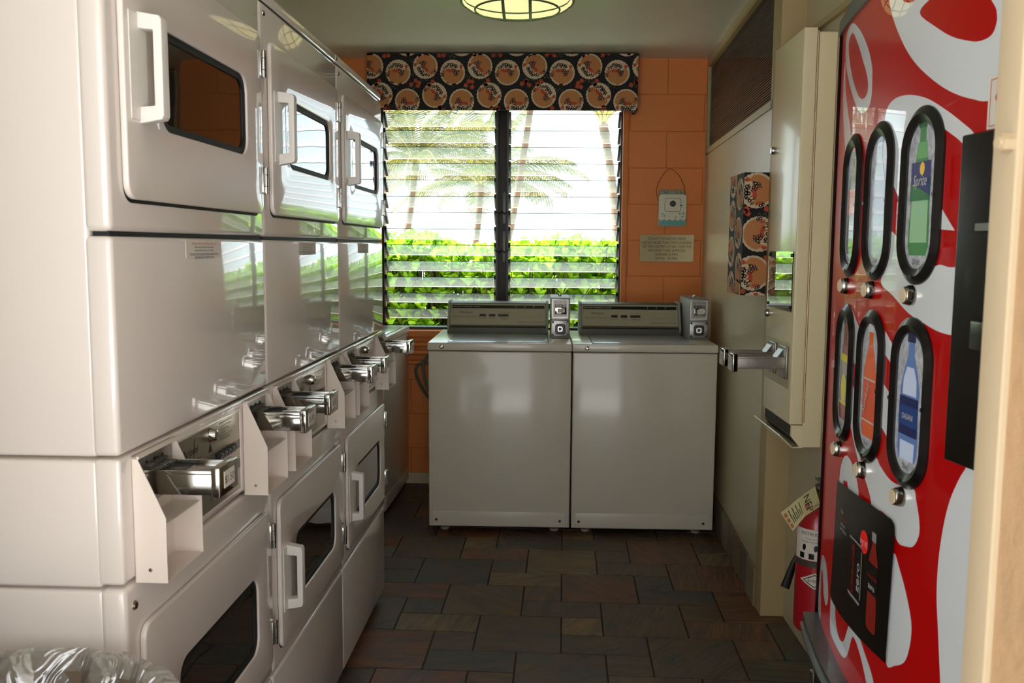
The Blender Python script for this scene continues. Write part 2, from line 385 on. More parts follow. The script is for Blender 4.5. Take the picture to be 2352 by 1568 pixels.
def bay(name, xa, xb):
    W_ = struct(thing(name, 'jalousie window bay of tilted glass louvres', 'window', (0, 0, 0))); del W_['category']
    fr = MB(); fr.box(xa, xa+.012, 5.03, 5.08, WZ0, WZ1, BRONZE).box(xb-.012, xb, 5.03, 5.08, WZ0, WZ1, BRONZE).box(xa, xb, 5.03, 5.08, WZ0-.002, WZ0+.012, BRONZE)
    fr.build('window_frame', W_, 0)
    base = None; cb = None
    for i in range(14):
        zt = 2.053-.0893*i
        if i == 0:
            s = MB(); d = Vector((0, .083, -.056)); nn = Vector((0, .056, .083)).normalized()*.004
            x0, x1 = xa+.018, xb-.018
            vs = [(x0, 0, 0), (x1, 0, 0), (x1, d.y, d.z), (x0, d.y, d.z)]; vt = [(a_+nn.x, b_+nn.y, c_+nn.z) for a_, b_, c_ in vs]
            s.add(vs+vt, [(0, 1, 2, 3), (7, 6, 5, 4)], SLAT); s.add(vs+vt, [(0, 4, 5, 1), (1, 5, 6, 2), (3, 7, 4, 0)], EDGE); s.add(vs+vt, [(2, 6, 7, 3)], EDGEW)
            base = s.build('louvre_slat', W_, 0); base.location = (0, 5.045, zt)
            c = MB()
            for x in (xa+.008, xb-.022):
                c.prism([(-.006, .012), (.008, .016), (.088, -.046), (.084, -.062), (.07, -.058), (.0, -.008)], 'x', x, x+.014, BRONZE)
            cb = c.build('louvre_clips', base, 0)
        else:
            o = base.copy(); COL.objects.link(o); o.parent = W_; o.location = (0, 5.045, zt)
            c = cb.copy(); COL.objects.link(c); c.parent = o
    return W_
w1 = bay('window_1', WX0, -.218); w2 = bay('window_2', -.172, WX1)
mu = struct(MB().box(-.22, -.170, 5.015, 5.09, WZ0, WZ1, DKWOOD, .002).build('trim_6'))
mb = MB()
for zc in (1.545, 1.335):
    mb.box(-.192, -.176, 4.998, 5.015, zc-.085, zc+.085, mat('grey operator bar', (90, 88, 84), .4, .6), .002)
    for sx in (-1, 1): mb.tube([(-.195, 5.0, zc-.02), (-.195+sx*.014, 4.985, zc-.034), (-.195+sx*.042, 4.972, zc-.020)], [.004, .005, .002], BRONZE, 8)
mb.build('louvre_crank', mu)

# ---------------------------------------------------------------- printed fabric (fish roundels on black)
FB = mat('black print cloth', (26, 24, 24), .8); FC = mat('cream print', (214, 190, 158), .8); FT = mat('tan fish print', (192, 128, 76), .8); FR = mat('rust print', (186, 78, 48), .8); FK = mat('black wave print', (22, 20, 20), .8); FG = mat('sage line print', (112, 120, 98), .8)
def roundel(cx, cy, R, rot):
    L_ = []
    sc = [((1+.045*abs(sin(12*t)))*cos(t), (1+.045*abs(sin(12*t)))*sin(t)) for t in [2*pi*i/96 for i in range(96)]]
    L_.append((shift(sc, cx, cy, R, rot=rot), FC, 1))
    body = [(.90*cos(radians(a)), .90*sin(radians(a))) for a in range(-150, 40, 8)]+[(.30, .70), (.38, .45), (.12, .30), (-.05, .0), (-.30, .05), (-.42, -.10), (-.62, .0), (-.55, -.12), (-.78, -.02)]
    L_.append((shift(body, cx, cy, R, rot=rot), FT, 2))
    for P in ([(-.55, -.15), (-.2, -.1), (.02, .15), (-.12, .35), (-.3, .12), (-.5, .25), (-.42, .0)], [(-.9, -.3), (-.7, -.35), (-.5, -.55), (-.62, -.25)], [(.25, .72), (.45, .60), (.5, .82), (.3, .9)], [(.0, .0), (.25, -.1), (.35, .15), (.15, .25)]):
        L_.append((shift(smoothpoly(P, 3), cx, cy, R, rot=rot), FR, 3))
    rr = random.Random(5)
    cl = [(-.55, .45), (-.38, .52), (-.2, .58), (-.05, .48), (-.7, .15), (-.62, .3), (-.78, -.05), (.1, .25), (.22, .1), (.34, .22), (.3, -.08), (.42, .05), (.05, .1), (-.72, -.55), (-.6, -.66), (.0, .62), (-.33, .36)]
    for (a, b_) in cl:
        t = rr.uniform(0, 6.28); q = rr.uniform(.075, .12)
        cm = [(q*cos(x), q*sin(x)) for x in [k*pi/5 for k in range(9)]]+[(q*1.9, -q*.7)]
        L_.append((shift(shift(cm, a, b_, 1, rot=t), cx, cy, R, rot=rot), FK, 4))
        L_.append((shift(ell(a, b_, q*.42, q*.42, 8), cx, cy, R, rot=rot), FC, 5))
    return L_
def flower(cx, cy, r):
    P = []
    for i in range(30):
        t = 2*pi*i/30; q = r*(.62+.38*abs(cos(2.5*t))); P.append((cx+q*cos(t), cy+q*sin(t)))
    return (P, FR, 1)
def squig(cx, cy, r, t0):
    A = [(cx+r*k/6, cy+r*.35*sin(k*1.1+t0)) for k in range(-6, 7)]
    return (A+[(x, y-.0024) for x, y in A[::-1]], FG, 1)
def fabric(u0, u1, v0, v1, P, R=.0635, off=(0, 0), vert=False, seed=2):
    rr = random.Random(seed); L_ = []
    n = int((u1-u0)/P)+3; base = 0
    rows = int((v1-v0)/.148)+3
    for j in range(-1, rows):
        for i in range(-2, n):
            sx = u0+off[0]+i*P+(.048 if j % 2 else 0); sy = v1-off[1]-j*.148
            L_ += roundel(sx, sy, R, 1.9+(pi if j % 2 else 0)); L_ += roundel(sx+P/2, sy-.032, R, -.5+(pi if j % 2 else 0))
            for (fx, fy) in ((.07, .075), (.1, .06), (.085, .09), (.2, .07), (.235, -.082), (.215, -.095), (.25, -.1), (.02, -.09), (.04, -.075)):
                L_.append(flower(sx+fx+rr.uniform(-.01, .01), sy+fy+rr.uniform(-.008, .008), .0125))
            for k in range(5): L_.append(squig(sx+rr.uniform(0, P), sy+rr.uniform(-.1, .1), .022, rr.uniform(0, 6)))
    return L_
V = thing('window_valance', 'black fabric covered box valance printed with fish roundels above the window', 'valance', (-.19, 4.93, 2.2))
V.location = (0, 0, 0)
b = MB(); b.box(-.905, .518, 4.852, 4.866, 2.048, 2.338, FB).box(-.905, -.891, 4.866, 5.008, 2.048, 2.338, FB).box(.504, .518, 4.866, 5.008, 2.048, 2.338, FB).box(-.891, .504, 4.866, 5.008, 2.326, 2.338, FB)
art(b, fabric(-.905, .518, 2.048, 2.338, .287, off=(.022, .066)), lambda u, v, h: (u, 4.852-.0003*h, v), clip=(-.904, .517, 2.049, 2.337))
b.build('fabric_cover', V, 0)
bx = MB(); X0_, X1_, Y0_, Y1_, Z0_, Z1_ = .738, .832, 3.296, 3.53, 1.165, 1.604
bx.box(X0_, X1_, Y0_, Y1_, Z0_, Z1_, FB)
# roundels on the room-facing side and on the side facing the door, cloth turned a quarter
LS = []
for (u, v, ro) in ((3.355, 1.53, .3), (3.37, 1.39, 3.2), (3.345, 1.26, .2), (3.47, 1.58, 2.9), (3.475, 1.455, .1), (3.48, 1.32, 3.0), (3.465, 1.19, .3), (3.36, 1.17, 3)):
    LS += roundel(u, v, .056, ro)
art(bx, LS, lambda u, v, h: (X0_-.0003*h, u, v), clip=(Y0_+.001, Y1_-.001, Z0_, Z1_))
LS = []
for (u, v, ro) in ((.783, 1.54, 1.2), (.796, 1.385, 4.0), (.778, 1.245, 1.2), (.79, 1.115, .4)):
    LS += roundel(u, v, .0615, ro)
for (u, v) in ((.745, 1.465), (.755, 1.458), (.75, 1.475), (.82, 1.475), (.825, 1.30), (.745, 1.18)): LS.append(flower(u, v, .011))
for k in range(5): LS.append(squig(.81+.004*k, 1.455-.06*k, .02, k))
art(bx, LS, lambda u, v, h: (u, Y0_-.0003*h, v), clip=(X0_+.0005, X1_, Z0_, Z1_))
tag(bx.build('fabric_covered_box', None, 0), 'small box covered in black fish roundel fabric on the cream wall beside the dispenser', 'fabric box')

# ---------------------------------------------------------------- interior window high in the right wall
iw = struct(thing('window_3', 'dark borrowed light window high in the cream wall', 'window')); del iw['category']
b = MB()
for (ya, yb, za, zb) in ((3.29, 4.955, 1.83, 1.858), (3.29, 4.955, 2.285, 2.302), (4.93, 4.955, 1.83, 2.3), (3.29, 3.31, 1.83, 2.3)): rw(b, ya, yb, za, zb, TRIM, -.006, .06)
b.build('window_frame', iw, 0)
b = MB(); rw(b, 3.31, 4.93, 1.858, 2.285, mat('grey tinted glass', (58, 62, 58), .06, spec=.5, coat=.3), .012, .016); b.build('pane', iw, 0)
b = MB()
for i in range(42):
    z = 1.862+i*.01; rw(b, 3.315, 4.925, z, z+.0016, mat('mesh wire', (80, 84, 78), .5, .3), .0085, .0105)
b.build('wire_mesh', iw, 0)

# ---------------------------------------------------------------- stacked dryers
def screw(b, x, y, z, r=.006, ax='x', m=None):
    m = m or CHROME
    b.lathe([(r*1.35, 0), (r*1.35, .001), (r, .0035), (r*.5, .0042), (0, .0042)], (x, y, z), m, 14, ax=ax)
def door(parent, z0, z1, wz0, wz1, hz0, hz1):
    o = rrect(.040, .655, z0, z1, .024); i = rrect(.160, .562, wz0, wz1, .034)
    # nudge the outlines to the same point count (both 28)
    MB().prism(rrect(.044, .653, z0-.005, z1-.004, .025), 'x', -.004, .0015, BLKG).build('door_gap_shadow', parent, 0)  # dark plate behind the door, paints the gap shadow along its bottom
    D = MB().ring(o, i, 'x', .001, .011, ENAM, .003).build('door', parent)
    MB().ring(rrect(.157, .565, wz0-.003, wz1+.003, .036), rrect(.174, .548, wz0+.012, wz1-.012, .028), 'x', .0005, .0065, BLKG, .0015).build('window_gasket', D)
    MB().prism(rrect(.160, .562, wz0, wz1, .034), 'x', .001, .0035, DGLASS).build('glass', D, 0)
    h = MB(); yA, yB = .083, .106
    h.prism([(.010, hz0), (.044, hz0+.006), (.047, hz0+.012), (.047, hz1-.012), (.044, hz1-.006), (.010, hz1), (.010, hz1-.024), (.034, hz1-.026), (.034, hz0+.026), (.010, hz0+.024)], 'y', yA, yB, PLAS, .0012)
    h.box(.010, .0125, yA-.028, yB+.004, hz0+.004, hz1-.004, PLAS)
    h.build('door_handle', D)
    for zc in (z0+.070, z1-.062):
        g = MB(); g.cyl((.014, .664, zc-.028), (.014, .664, zc+.028), .0042, CHROME, 12).box(.002, .0125, .650, .677, zc-.026, zc+.026, CHROME, .001)
        for zz in (-.012, .012): g.cyl((.014, .664, zc+zz-.0006), (.014, .664, zc+zz+.0006), .0046, BLK, 12)
        g.build('door_hinge', D)
    return D
def housing(root, s0, s1):
    b = MB(); t = .0016; zt, zb = 1.021, .828
    prof = [(0.0, zb), (.050, zb), (.050, .928), (.008, zt), (0, zt)]
    b.prism(prof, 'y', s0, s0+t, SHEET); b.prism(prof, 'y', s1-t, s1, SHEET)
    b.box(0.0, .0016, s0, s1, zb, zt, SHEET)                   # back plate
    b.box(.0016, .0495, s0+t, s1-t, zb, zb+t, SHEET); b.box(.0016, .046, s0+t, s1-t, .915, .915+t, SHEET); b.box(0, .012, s0, s1, zt-.004, zt, SHEET)
    b.cyl((.0016, (s0+s1)/2, .865), (.008, (s0+s1)/2, .865), .011, BLK, 16)
    screw(b, .024, s0, .848, .0022, 'y')
    b.build('coin_box_housing', root, 20)
    # coin slide
    c = (s0+s1)/2; a, e = c-.038, c+.038
    g = MB(); g.box(.002, .004, s0+.004, s1-.004, .936, 1.014, STEEL)
    for q in (-.028, 0, .028): g.cyl((.004, c+q, 1.003), (.0055, c+q, 1.003), .0028, BLK, 8)
    g.box(.004, .112, a, e, .955, .988, CHROME, .0012)
    g.box(.004, .108, a, a+.004, .986, .993, CHROME, .001); g.box(.004, .108, e-.004, e, .986, .993, CHROME, .001)
    g.box(.108, .122, a-.002, e+.002, .951, .998, CHROME, .002)
    for k in range(8):
        y = a+.008+k*.0088
        g.tube([(.004, y, 1.0), (.013, y, .998), (.010, y, .993), (.020, y, .990)], .0018, STEEL, 6)
        g.box(.022, .060, y-.0008, y+.0008, .9882, .9886, INK)
    S = g.build('coin_slide', root)
    p = MB(); p.box(.122, .1226, c-.022, c+.022, .962, .988, PAPER)
    art(p, [(text2d('$1.50', .017), INK, 1)], lambda u, v, h: (.1226+.0002*h, c+u, .969+v)); p.build('price_label', S, 0)
def stacked(idx, label):
    t = .0165; k = idx*.683
    R = thing('stacked_dryer', label, 'dryer', (-.6006+sin(t)*k, 1.2634+cos(t)*k, 0), -t, 'stacked coin dryers along the left side')
    b = MB(); b.box(-.66, -.034, .004, .679, .03, .826, ENAM, .006).box(-.66, -.034, .002, .681, .831, 1.022, ENAM, .006).box(-.66, -.034, .004, .679, 1.027, 1.876, ENAM, .006)
    b.build('cabinet', R)
    for x in (-.08, -.6):
        for y in (.06, .62): MB().cyl((x, y, 0), (x, y, .034), .022, BLK, 14).build('foot', R)
    MB().box(-.04, 0, .002, .681, 1.352, 1.850, ENAM, .010).box(-.04, -.002, .002, .681, 1.854, 1.877, ENAM, .004).build('upper_front_panel', R)
    for za, zb in ((1.342, 1.358), (1.847, 1.857)): MB().box(-.03, -.006, .010, .676, za, zb, BLKG).build('panel_gap', R, 0)
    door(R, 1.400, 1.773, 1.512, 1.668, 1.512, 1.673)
    MB().box(-.04, 0, .002, .681, 1.028, 1.346, ENAM, .008).build('centre_panel', R)
    p = MB(); p.box(0, .0008, .262, .425, 1.311, 1.3415, PAPER)
    # the notice
    for s_, z, sz, m in (('DRYERS TAKE IN QUARTERS ONLY $1.50', 1.3355, .0062, INKO), ('Slide coins, push arrow button to start', 1.3300, .0056, INKB), ('(arrow points to dryer you are using)', 1.3245, .0056, INKB), ('If you open the door to check your laundry, make sure you push', 1.3188, .0050, INKB), ('button again to start or machine is wasting', 1.3133, .0050, INKB)):
        art(p, [(text2d(s_, sz), m, 1)], lambda u, v, h: (.0008+.0002*h, .3435+u, z+v-.0016))
    for z, hw in ((1.3164, .068), (1.3109, .045)): p.box(.0008, .0011, .3435-hw, .3435+hw, z-.0003, z+.0002, INKB)
    p.build('instruction_sticker', R, 0)
    MB().box(-.04, 0, .002, .681, .835, 1.0235, ENAM, .006).build('control_fascia', R)
    # control plate
    c = MB(); c.ring(rrect(.180, .502, .845, 1.012, .004), rrect(.186, .496, .851, 1.006, .003), 'x', 0, .004, ENAM, .001)
    c.box(0, .0018, .184, .498, .849, 1.008, BRUSH)
    mp = lambda u, v, h: (.0018+.0003*h, u, v)
    dk = mat('grey print band', (104, 100, 92), .45, .4)
    art(c, [([(.186, .932), (.496, .932), (.496, .950), (.186, .950)], dk, 1), ([(.186, .893), (.496, .893), (.496, .911), (.186, .911)], dk, 1)], mp)
    art(c, [(shift(text2d('Whirlpool', .019, .3), .243, .972), INK, 1), (shift(text2d('WORLD LEADER IN LAUNDRY PRODUCTS', .0056), .245, .958), INK, 1)], mp)
    art(c, [(smoothpoly([(.262, .962), (.268, .990), (.272, .998), (.270, .985), (.264, .962)], 3), INK, 1)], mp)
    for i in range(6):
        L_ = .08 if i else .05
        art(c, [(shift(text2d(['OPERATING INSTRUCTIONS', '1. Load dryer and close door', '2. Select fabric setting', '3. Insert coins', '4. Press arrow button to start', '5. Remove load promptly'][i], .0052, align='LEFT'), .388, .999-i*.0062), INK, 1)], mp)
    art(c, [([(.332, .958), (.350, .958), (.341, .978)], INK, 1), ([(.332, .884), (.350, .884), (.341, .866)], INK, 1)], mp)
    for i in range(5): art(c, [([(.465+.006*(i % 3), .935+.003*i), (.469+.006*(i % 3), .935+.003*i), (.469+.006*(i % 3), .938+.003*i), (.465+.006*(i % 3), .938+.003*i)], INKW, 2)], mp)
    C_ = c.build('control_plate', R, 20)
    MB().lathe([(.013, 0), (.0125, .006), (.0095, .013), (.006, .014), (.0, .012)], (.0018, .341, .990), CHROME, 20, 'x').build('key_lock', C_)
    for (ys, z) in (((.372, .392, .412, .432, .448), .941), ((.385, .405, .425), .902)):
        for y in ys: MB().prism([(.0018, -.008), (.009, -.006), (.014, .004), (.011, .008), (.0018, .008)], 'y', y-.0075, y+.0075, BLK, .001).build('push_button', C_, loc=(0, 0, z))
    for z in (.941, .902): MB().lathe([(.006, 0), (.006, .003), (.004, .006), (0, .007)], (.0018, .318, z), REDL, 14, 'x').build('indicator_light', C_)
    housing(R, .036, .176); housing(R, .520, .660)
    MB().box(-.04, 0, .002, .681, .366, .829, ENAM, .010).build('lower_front_panel', R)
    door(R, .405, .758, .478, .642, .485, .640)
    MB().box(-.04, -.001, .002, .681, .042, .358, ENAM, .007).build('access_panel', R)
    for q in ((-.001, .028, 1.826, .005), (-.003, .012, 1.866, .005), (0, .03, .795, .0055)):
        s = MB(); screw(s, *q); s.build('screw', R)
    return R
stacked(0, 'nearest bisque stacked coin dryer, its grey side facing the doorway, an instruction sticker on it')
stacked(1, 'middle bisque stacked coin dryer of the three, between the nearest and the farthest')
stacked(2, 'farthest bisque stacked coin dryer, next to the louvred window')

# ---------------------------------------------------------------- top load washers
def washer(loc, rz, label, dark=False):
    R = thing('washing_machine', label, 'washing machine', loc, rz, 'top load coin washers')
    W_ = .657; E = ENAM2
    b = MB(); b.box(0, W_, 0, .645, .03, .855, E, .006)
    b.build('cabinet', R)
    k = MB(); k.box(.018, W_-.018, -.003, .004, .034, .103, E, .0025)
    k.build('kick_panel', R)
    for x in (.035, W_-.045): MB().lathe([(.006, 0), (.006, -.0015), (0, -.0015)], (x, -.003, .063), BLK, 12, 'y').build('kick_screw', R)
    for x in (.07, W_-.07):
        for y in (.06, .58): MB().lathe([(.017, 0), (.021, .004), (.021, .012), (.009, .014), (.009, .035)], (x, y, 0), mat('pale rubber foot', (170, 160, 140), .6), 16).build('foot', R)
    MB().box(-.004, W_+.001, -.008, .65, .859, .895, E, .005).build('top_panel', R)
    l = MB(); l.box(.09, .548, .012, .405, .894, .8985, ENAM3, .002); l.box(.086, .552, .008, .409, .8935, .8955, BLKG)
    l.build('lid', R)
    s = MB(); s.lathe([(.010, 0), (.010, -.0015), (.0065, -.0035), (.0035, -.0035), (0, -.002)], (.062, -.008, .877), CHROME, 18, 'y'); s.build('panel_screw', R)
    # console
    c = MB(); c.prism([(.432, .897), (.432, .926), (.418, .934), (.482, 1.048), (.50, 1.052), (.60, 1.052), (.60, .897)], 'x', .056, .542, CONSD, 0)
    cb = c.build('console', R, 20)
    q = MB()
    n = Vector((0, -.114, .064)).normalized()
    def mpc(u, v, h):
        t = v/.131; return (u, .418+.064*t+n.y*.0004*h, .934+.114*t+n.z*.0004*h)
    art(q, [([(.058, .008), (.540, .008), (.540, .126), (.058, .126)], CONS, 3)], mpc)
    art(q, [([(.064, .100), (.534, .100), (.534, .117), (.064, .117)], BLK, 5)], mpc)
    T = [('HEAVY DUTY COMMERCIAL WASHER', .135, .1055, .0085, 0, INKW), ('Whirlpool', .135, .072, .016, .4, INK), ('WORLD LEADER IN LAUNDRY PRODUCTS', .135, .050, .007, 0, INK), ('FABRIC GUARD', .22, .042, .006, 0, INK), ('WATER', .272, .042, .006, 0, INK), ('TEMPERATURE', .332, .042, .006, 0, INK), ('MIX', .332, .034, .006, 0, INK), ('HOT  WARM  COLD', .332, .076, .006, 0, INK), ('WASHER TAKES QUARTERS ONLY', .455, .050, .0065, 0, INKO), ('OPERATING INSTRUCTIONS UNDER LID', .465, .022, .007, 0, INK)]
    for s_, x, v, sz, sh, m in T: art(q, [(shift(text2d(s_, sz, sh), x, v), m, 7)], mpc)
    for x in (.385, .43, .475): art(q, [([(x, .112), (x+.008, .112), (x+.004, .106)], INKW, 7)], mpc)
    q.build('console_plate', cb, 0)
    for x0, x1 in ((.205, .238), (.253, .286), (.300, .352)):
        g = MB(); p0 = Vector(mpc(x0, .056, 2)); 
        vs = [mpc(x0, .055, 0), mpc(x1, .055, 0), mpc(x1, .068, 0), mpc(x0, .068, 0), mpc(x0+.001, .056, 12), mpc(x1-.001, .056, 12), mpc(x1-.001, .066, 18), mpc(x0+.001, .066, 18)]
        g.add(vs, [(0, 1, 2, 3), (4, 7, 6, 5), (0, 4, 5, 1), (1, 5, 6, 2), (2, 6, 7, 3), (3, 7, 4, 0)], BLK); g.build('rocker_switch', cb, 0)
    for x in (.044, .542):
        e = MB(); e.prism([(.422, .897), (.412, .93), (.474, 1.052), (.49, 1.06), (.60, 1.058), (.60, .897)], 'x', x, x+.012, GREYP, .002)
        e.cyl((x+.006, .426, .905), (x+.006, .414, .905), .004, BLK, 10); e.build('console_end_cap', cb)
    # coin mechanism
    xa, xb = .563, .656; y0 = .245; zt = 1.09
    m = MB(); m.box(xa, xb, y0, .56, .8955, zt, GREYP, .003); H = m.build('coin_mechanism', R, label='grey steel coin box with chrome slide')
    m = MB(); m.ring([(xa+.003, .985), (xb-.003, .985), (xb-.003, zt-.003), (xa+.003, zt-.003)], [(xa+.014, 1.0), (xb-.014, 1.0), (xb-.014, zt-.012), (xa+.014, zt-.012)], 'y', y0-.004, y0, STEEL, .001)
    c_ = (xa+xb)/2
    m.box(xa+.014, xb-.014, y0-.003, y0, 1.0, zt-.012, mat('dull slide plate', (128, 124, 116), .35, .8))
    for k in range(8): m.box(c_-.026+k*.0068, c_-.0228+k*.0068, y0-.010, y0-.002, 1.045, 1.060, BLK)
    m.box(c_-.028, c_+.028, y0-.022, y0-.003, 1.012, 1.046, CHROME, .002)
    for q_ in (-.022, 0, .022): m.cyl((c_+q_, y0-.003, 1.070), (c_+q_, y0-.005, 1.070), .0022, BLK, 8)
    P_ = m.build('slide_plate', H)
    g = MB(); g.box(c_-.014, c_+.014, y0-.0226, y0-.022, 1.022, 1.040, PAPER); art(g, [(shift(text2d('$1.50', .012), c_, 1.027), INK, 1)], lambda u, v, h: (u, y0-.0226-.0002*h, v)); g.build('price_label', P_, 0)
    m = MB(); m.box(xa+.003, xb-.003, y0-.006, y0, .903, .982, STEEL, .002)
    m.ring(rrect(c_-.025, c_+.025, .915, .965, .012), rrect(c_-.013, c_+.013, .927, .953, .008), 'y', y0-.009, y0-.005, BLK, .001)
    m.ring(rrect(c_-.014, c_+.014, .926, .954, .008), rrect(c_-.006, c_+.006, .934, .946, .005), 'y', y0-.013, y0-.005, CHROME, .001)
    m.cyl((c_, y0-.005, .94), (c_, y0-.009, .94), .006, BLK, 12)
    for sx in (-1, 1):
        for z in (.911, .974): m.cyl((c_+sx*.036, y0-.006, z), (c_+sx*.036, y0-.009, z), .0055, BLK, 14)
    m.build('coin_vault_plate', H)
    m = MB(); m.cyl((c_, .40, zt-.001), (c_, .40, zt+.012), .008, CHROME, 14); m.build('top_lock', H)
    return R
washer((-.4954, 4.112, 0), -.002, 'left of the two bisque top load coin washers standing below the window')
washer((-.4954+.6645, 4.108, 0), -.003, 'right of the two bisque top load coin washers, against the cream wall')
washer((-.737, 4.318, 0), radians(90-2.1), 'washer turned sideways in the back left corner, half hidden behind the stacked dryers')

# hoses and valve behind the left washer
HOSE = mat('grey rubber hose', (86, 92, 92), .5)
def cr(P, k=6):
    out = []
    for i in range(len(P)-1):
        p0, p1, p2, p3 = P[max(i-1, 0)], P[i], P[i+1], P[min(i+2, len(P)-1)]
        for j in range(k):
            t = j/k; out.append(tuple(.5*((2*p1[c])+(-p0[c]+p2[c])*t+(2*p0[c]-5*p1[c]+4*p2[c]-p3[c])*t*t+(-p0[c]+3*p1[c]-3*p2[c]+p3[c])*t**3) for c in range(3)))
    return out+[P[-1]]
h1 = MB().tube(cr([(-.48, 4.86, .765), (-.555, 4.87, .77), (-.615, 4.88, .70), (-.605, 4.88, .60), (-.555, 4.87, .50), (-.48, 4.86, .44)]), .0085, HOSE, 10)
tag(h1.build('water_hose'), 'grey rubber hose looping highest beside the left washer, against the orange wall', 'hose', 'washer hoses')
h2 = MB().tube(cr([(-.50, 4.9, .665), (-.60, 4.91, .70), (-.66, 4.91, .665), (-.64, 4.91, .58), (-.57, 4.9, .48), (-.49, 4.88, .42)]), .0085, HOSE, 10)
tag(h2.build('water_hose'), 'grey rubber hose bulging farthest left, beside the black valve on the orange wall', 'hose', 'washer hoses')
v = MB(); v.cyl((-.525, 5.009, .69), (-.525, 4.93, .69), .014, BLK, 14).cyl((-.525, 4.95, .69), (-.505, 4.93, .62), .012, BLK, 12).lathe([(.022, 0), (.024, .006), (.022, .012), (0, .012)], (-.545, 4.94, .665), BLK, 8, 'x').cyl((-.50, 4.93, .655), (-.49, 4.92, .625), .012, CHROME, 12)
tag(v.build('water_valve'), 'black water valve on the orange wall beside the left washer', 'valve')

# ---------------------------------------------------------------- things on the back wall
P_ = MB(); P_.box(.563, .857, 5.004, 5.0095, 1.257, 1.405, mat('brushed brass plate', (150, 136, 104), .28, .9, noise=(4, .15)), .001)
tx = MB()
for i, s_ in enumerate(['DO NOT SIT ON MACHINES', 'USE NO MORE THAN TWO WASHERS', 'OR TWO DRYERS AT ANY ONE TIME', 'MACHINE TIMES (APPROX)', 'WASHER 25 MIN.', 'DRYER   35 MIN.']):
    art(P_, [(shift(text2d(s_, 1), .71, 1.376-i*.0215, .0162 if i < 3 else .0170, .0205), INK, 1)], lambda u, v, h: (u, 5.004-.0003*h, v))
tag(P_.build('notice_plaque', None, 0), 'brass plaque of washer and dryer rules screwed to the orange wall', 'sign')
W3 = thing('washer_ornament', 'little white and teal toy washing machine plaque hanging from a wire on the orange wall', 'ornament', (.728, 4.999, 1.45))
OW = mat('ivory ornament paint', (224, 218, 200), .5); OT = mat('teal ornament paint', (112, 168, 164), .5)
b = MB(); b.prism(rrect(-.072, .078, 0, .172, .018), 'y', -.030, -.002, OW, .003)
layers = []
low = [(.0755, .004), (.0755, .040)]+[(.0755-.1455*t/40, .040-.010*abs(sin(pi*5*t/40))) for t in range(1, 41)]+[(-.070, .004), (-.058, .0015), (.064, .0015)]
art(b, [(low[::-1], OT, 1)], lambda u, v, h: (u, -.0300-.0004*h, v))
for (x, z, r) in ((-.052, .066, .005), (-.040, .056, .0055), (.022, .048, .005), (.042, .068, .005), (.062, .069, .006), (.056, .052, .005), (-.055, .052, .002), (-.02, .05, .002)):
    art(b, [(ell(x, z, r, r, 14), OT, 1)], lambda u, v, h: (u, -.0300-.0004*h, v))
b.build('washer_body', W3)
MB().ring(rrect(-.040, .048, .078, .151, .012), rrect(-.0385, .0465, .0795, .1495, .011), 'y', -.0315, -.030, BLK).cyl((.044, -.031, .110), (.056, -.034, .113), .0022, BLK, 8).build('washer_door', W3)
MB().cyl((.004, -.0315, .121), (.004, -.030, .121), .0165, BLK, 24).build('washer_porthole', W3, label='dark round porthole')
t_ = MB(); t_.prism(rrect(-.070, .066, .150, .196, .014), 'y', -.020, -.001, mat('grey ornament panel', (150, 150, 130), .6), .002)
for (x, dx) in ((-.046, .012), (-.02, -.010), (.016, .012), (.042, .012)): t_.tube([(x, -.0205, .190), (x+dx, -.0205, .176)], .0012, BLK, 6)
t_.build('control_head', W3)
MB().tube(cr([(-.072, -.012, .135), (-.084, -.010, .185), (-.074, -.008, .235), (-.04, -.006, .29), (-.012, -.004, .309), (.022, -.005, .290), (.045, -.006, .262), (.052, -.006, .245), (.066, -.008, .215), (.073, -.012, .165)]), .0016, mat('rusty wire', (120, 60, 36), .5, .5), 6).cyl((-.012, .008, .309), (-.012, -.010, .309), .002, STEEL, 8).build('hanging_wire', W3)

# ---------------------------------------------------------------- ceiling lamp
LM = thing('ceiling_lamp', 'round ceiling lamp with glowing cream glass and a dark green metal lattice', 'lamp', (-.088, 3.70, CZ))
GRN = mat('dark green lamp metal', (92, 108, 82), .4, .3)
gl = mat('lit lamp glass', (255, 240, 172), .4, emit=.42)
MB().lathe([(.225, -.022), (.225, -.047), (.221, -.047), (.221, -.022)], (0, 0, 0), GRN, 48).build('lamp_rim', LM)
MB().cyl((0, 0, 0), (0, 0, -.02), .05, GRN, 24).cyl((-.223, 0, -.025), (.223, 0, -.025), .003, GRN, 8).cyl((0, 0, -.02), (0, 0, -.028), .01, GRN, 12).build('lamp_mount', LM)
prof = [(.219, -.040), (.215, -.052), (.19, -.068), (.15, -.083), (.10, -.093), (.05, -.098), (0, -.099)]
MB().lathe(prof, (0, 0, 0), gl, 48).build('lamp_glass', LM, label='glowing cream glass bowl')
g = MB()
def ringtube(r, z, q): g.tube([(r*cos(2*pi*i/48), r*sin(2*pi*i/48), z) for i in range(49)], q, GRN, 8, False)
ringtube(.222, -.047, .005); ringtube(.168, -.079, .004)
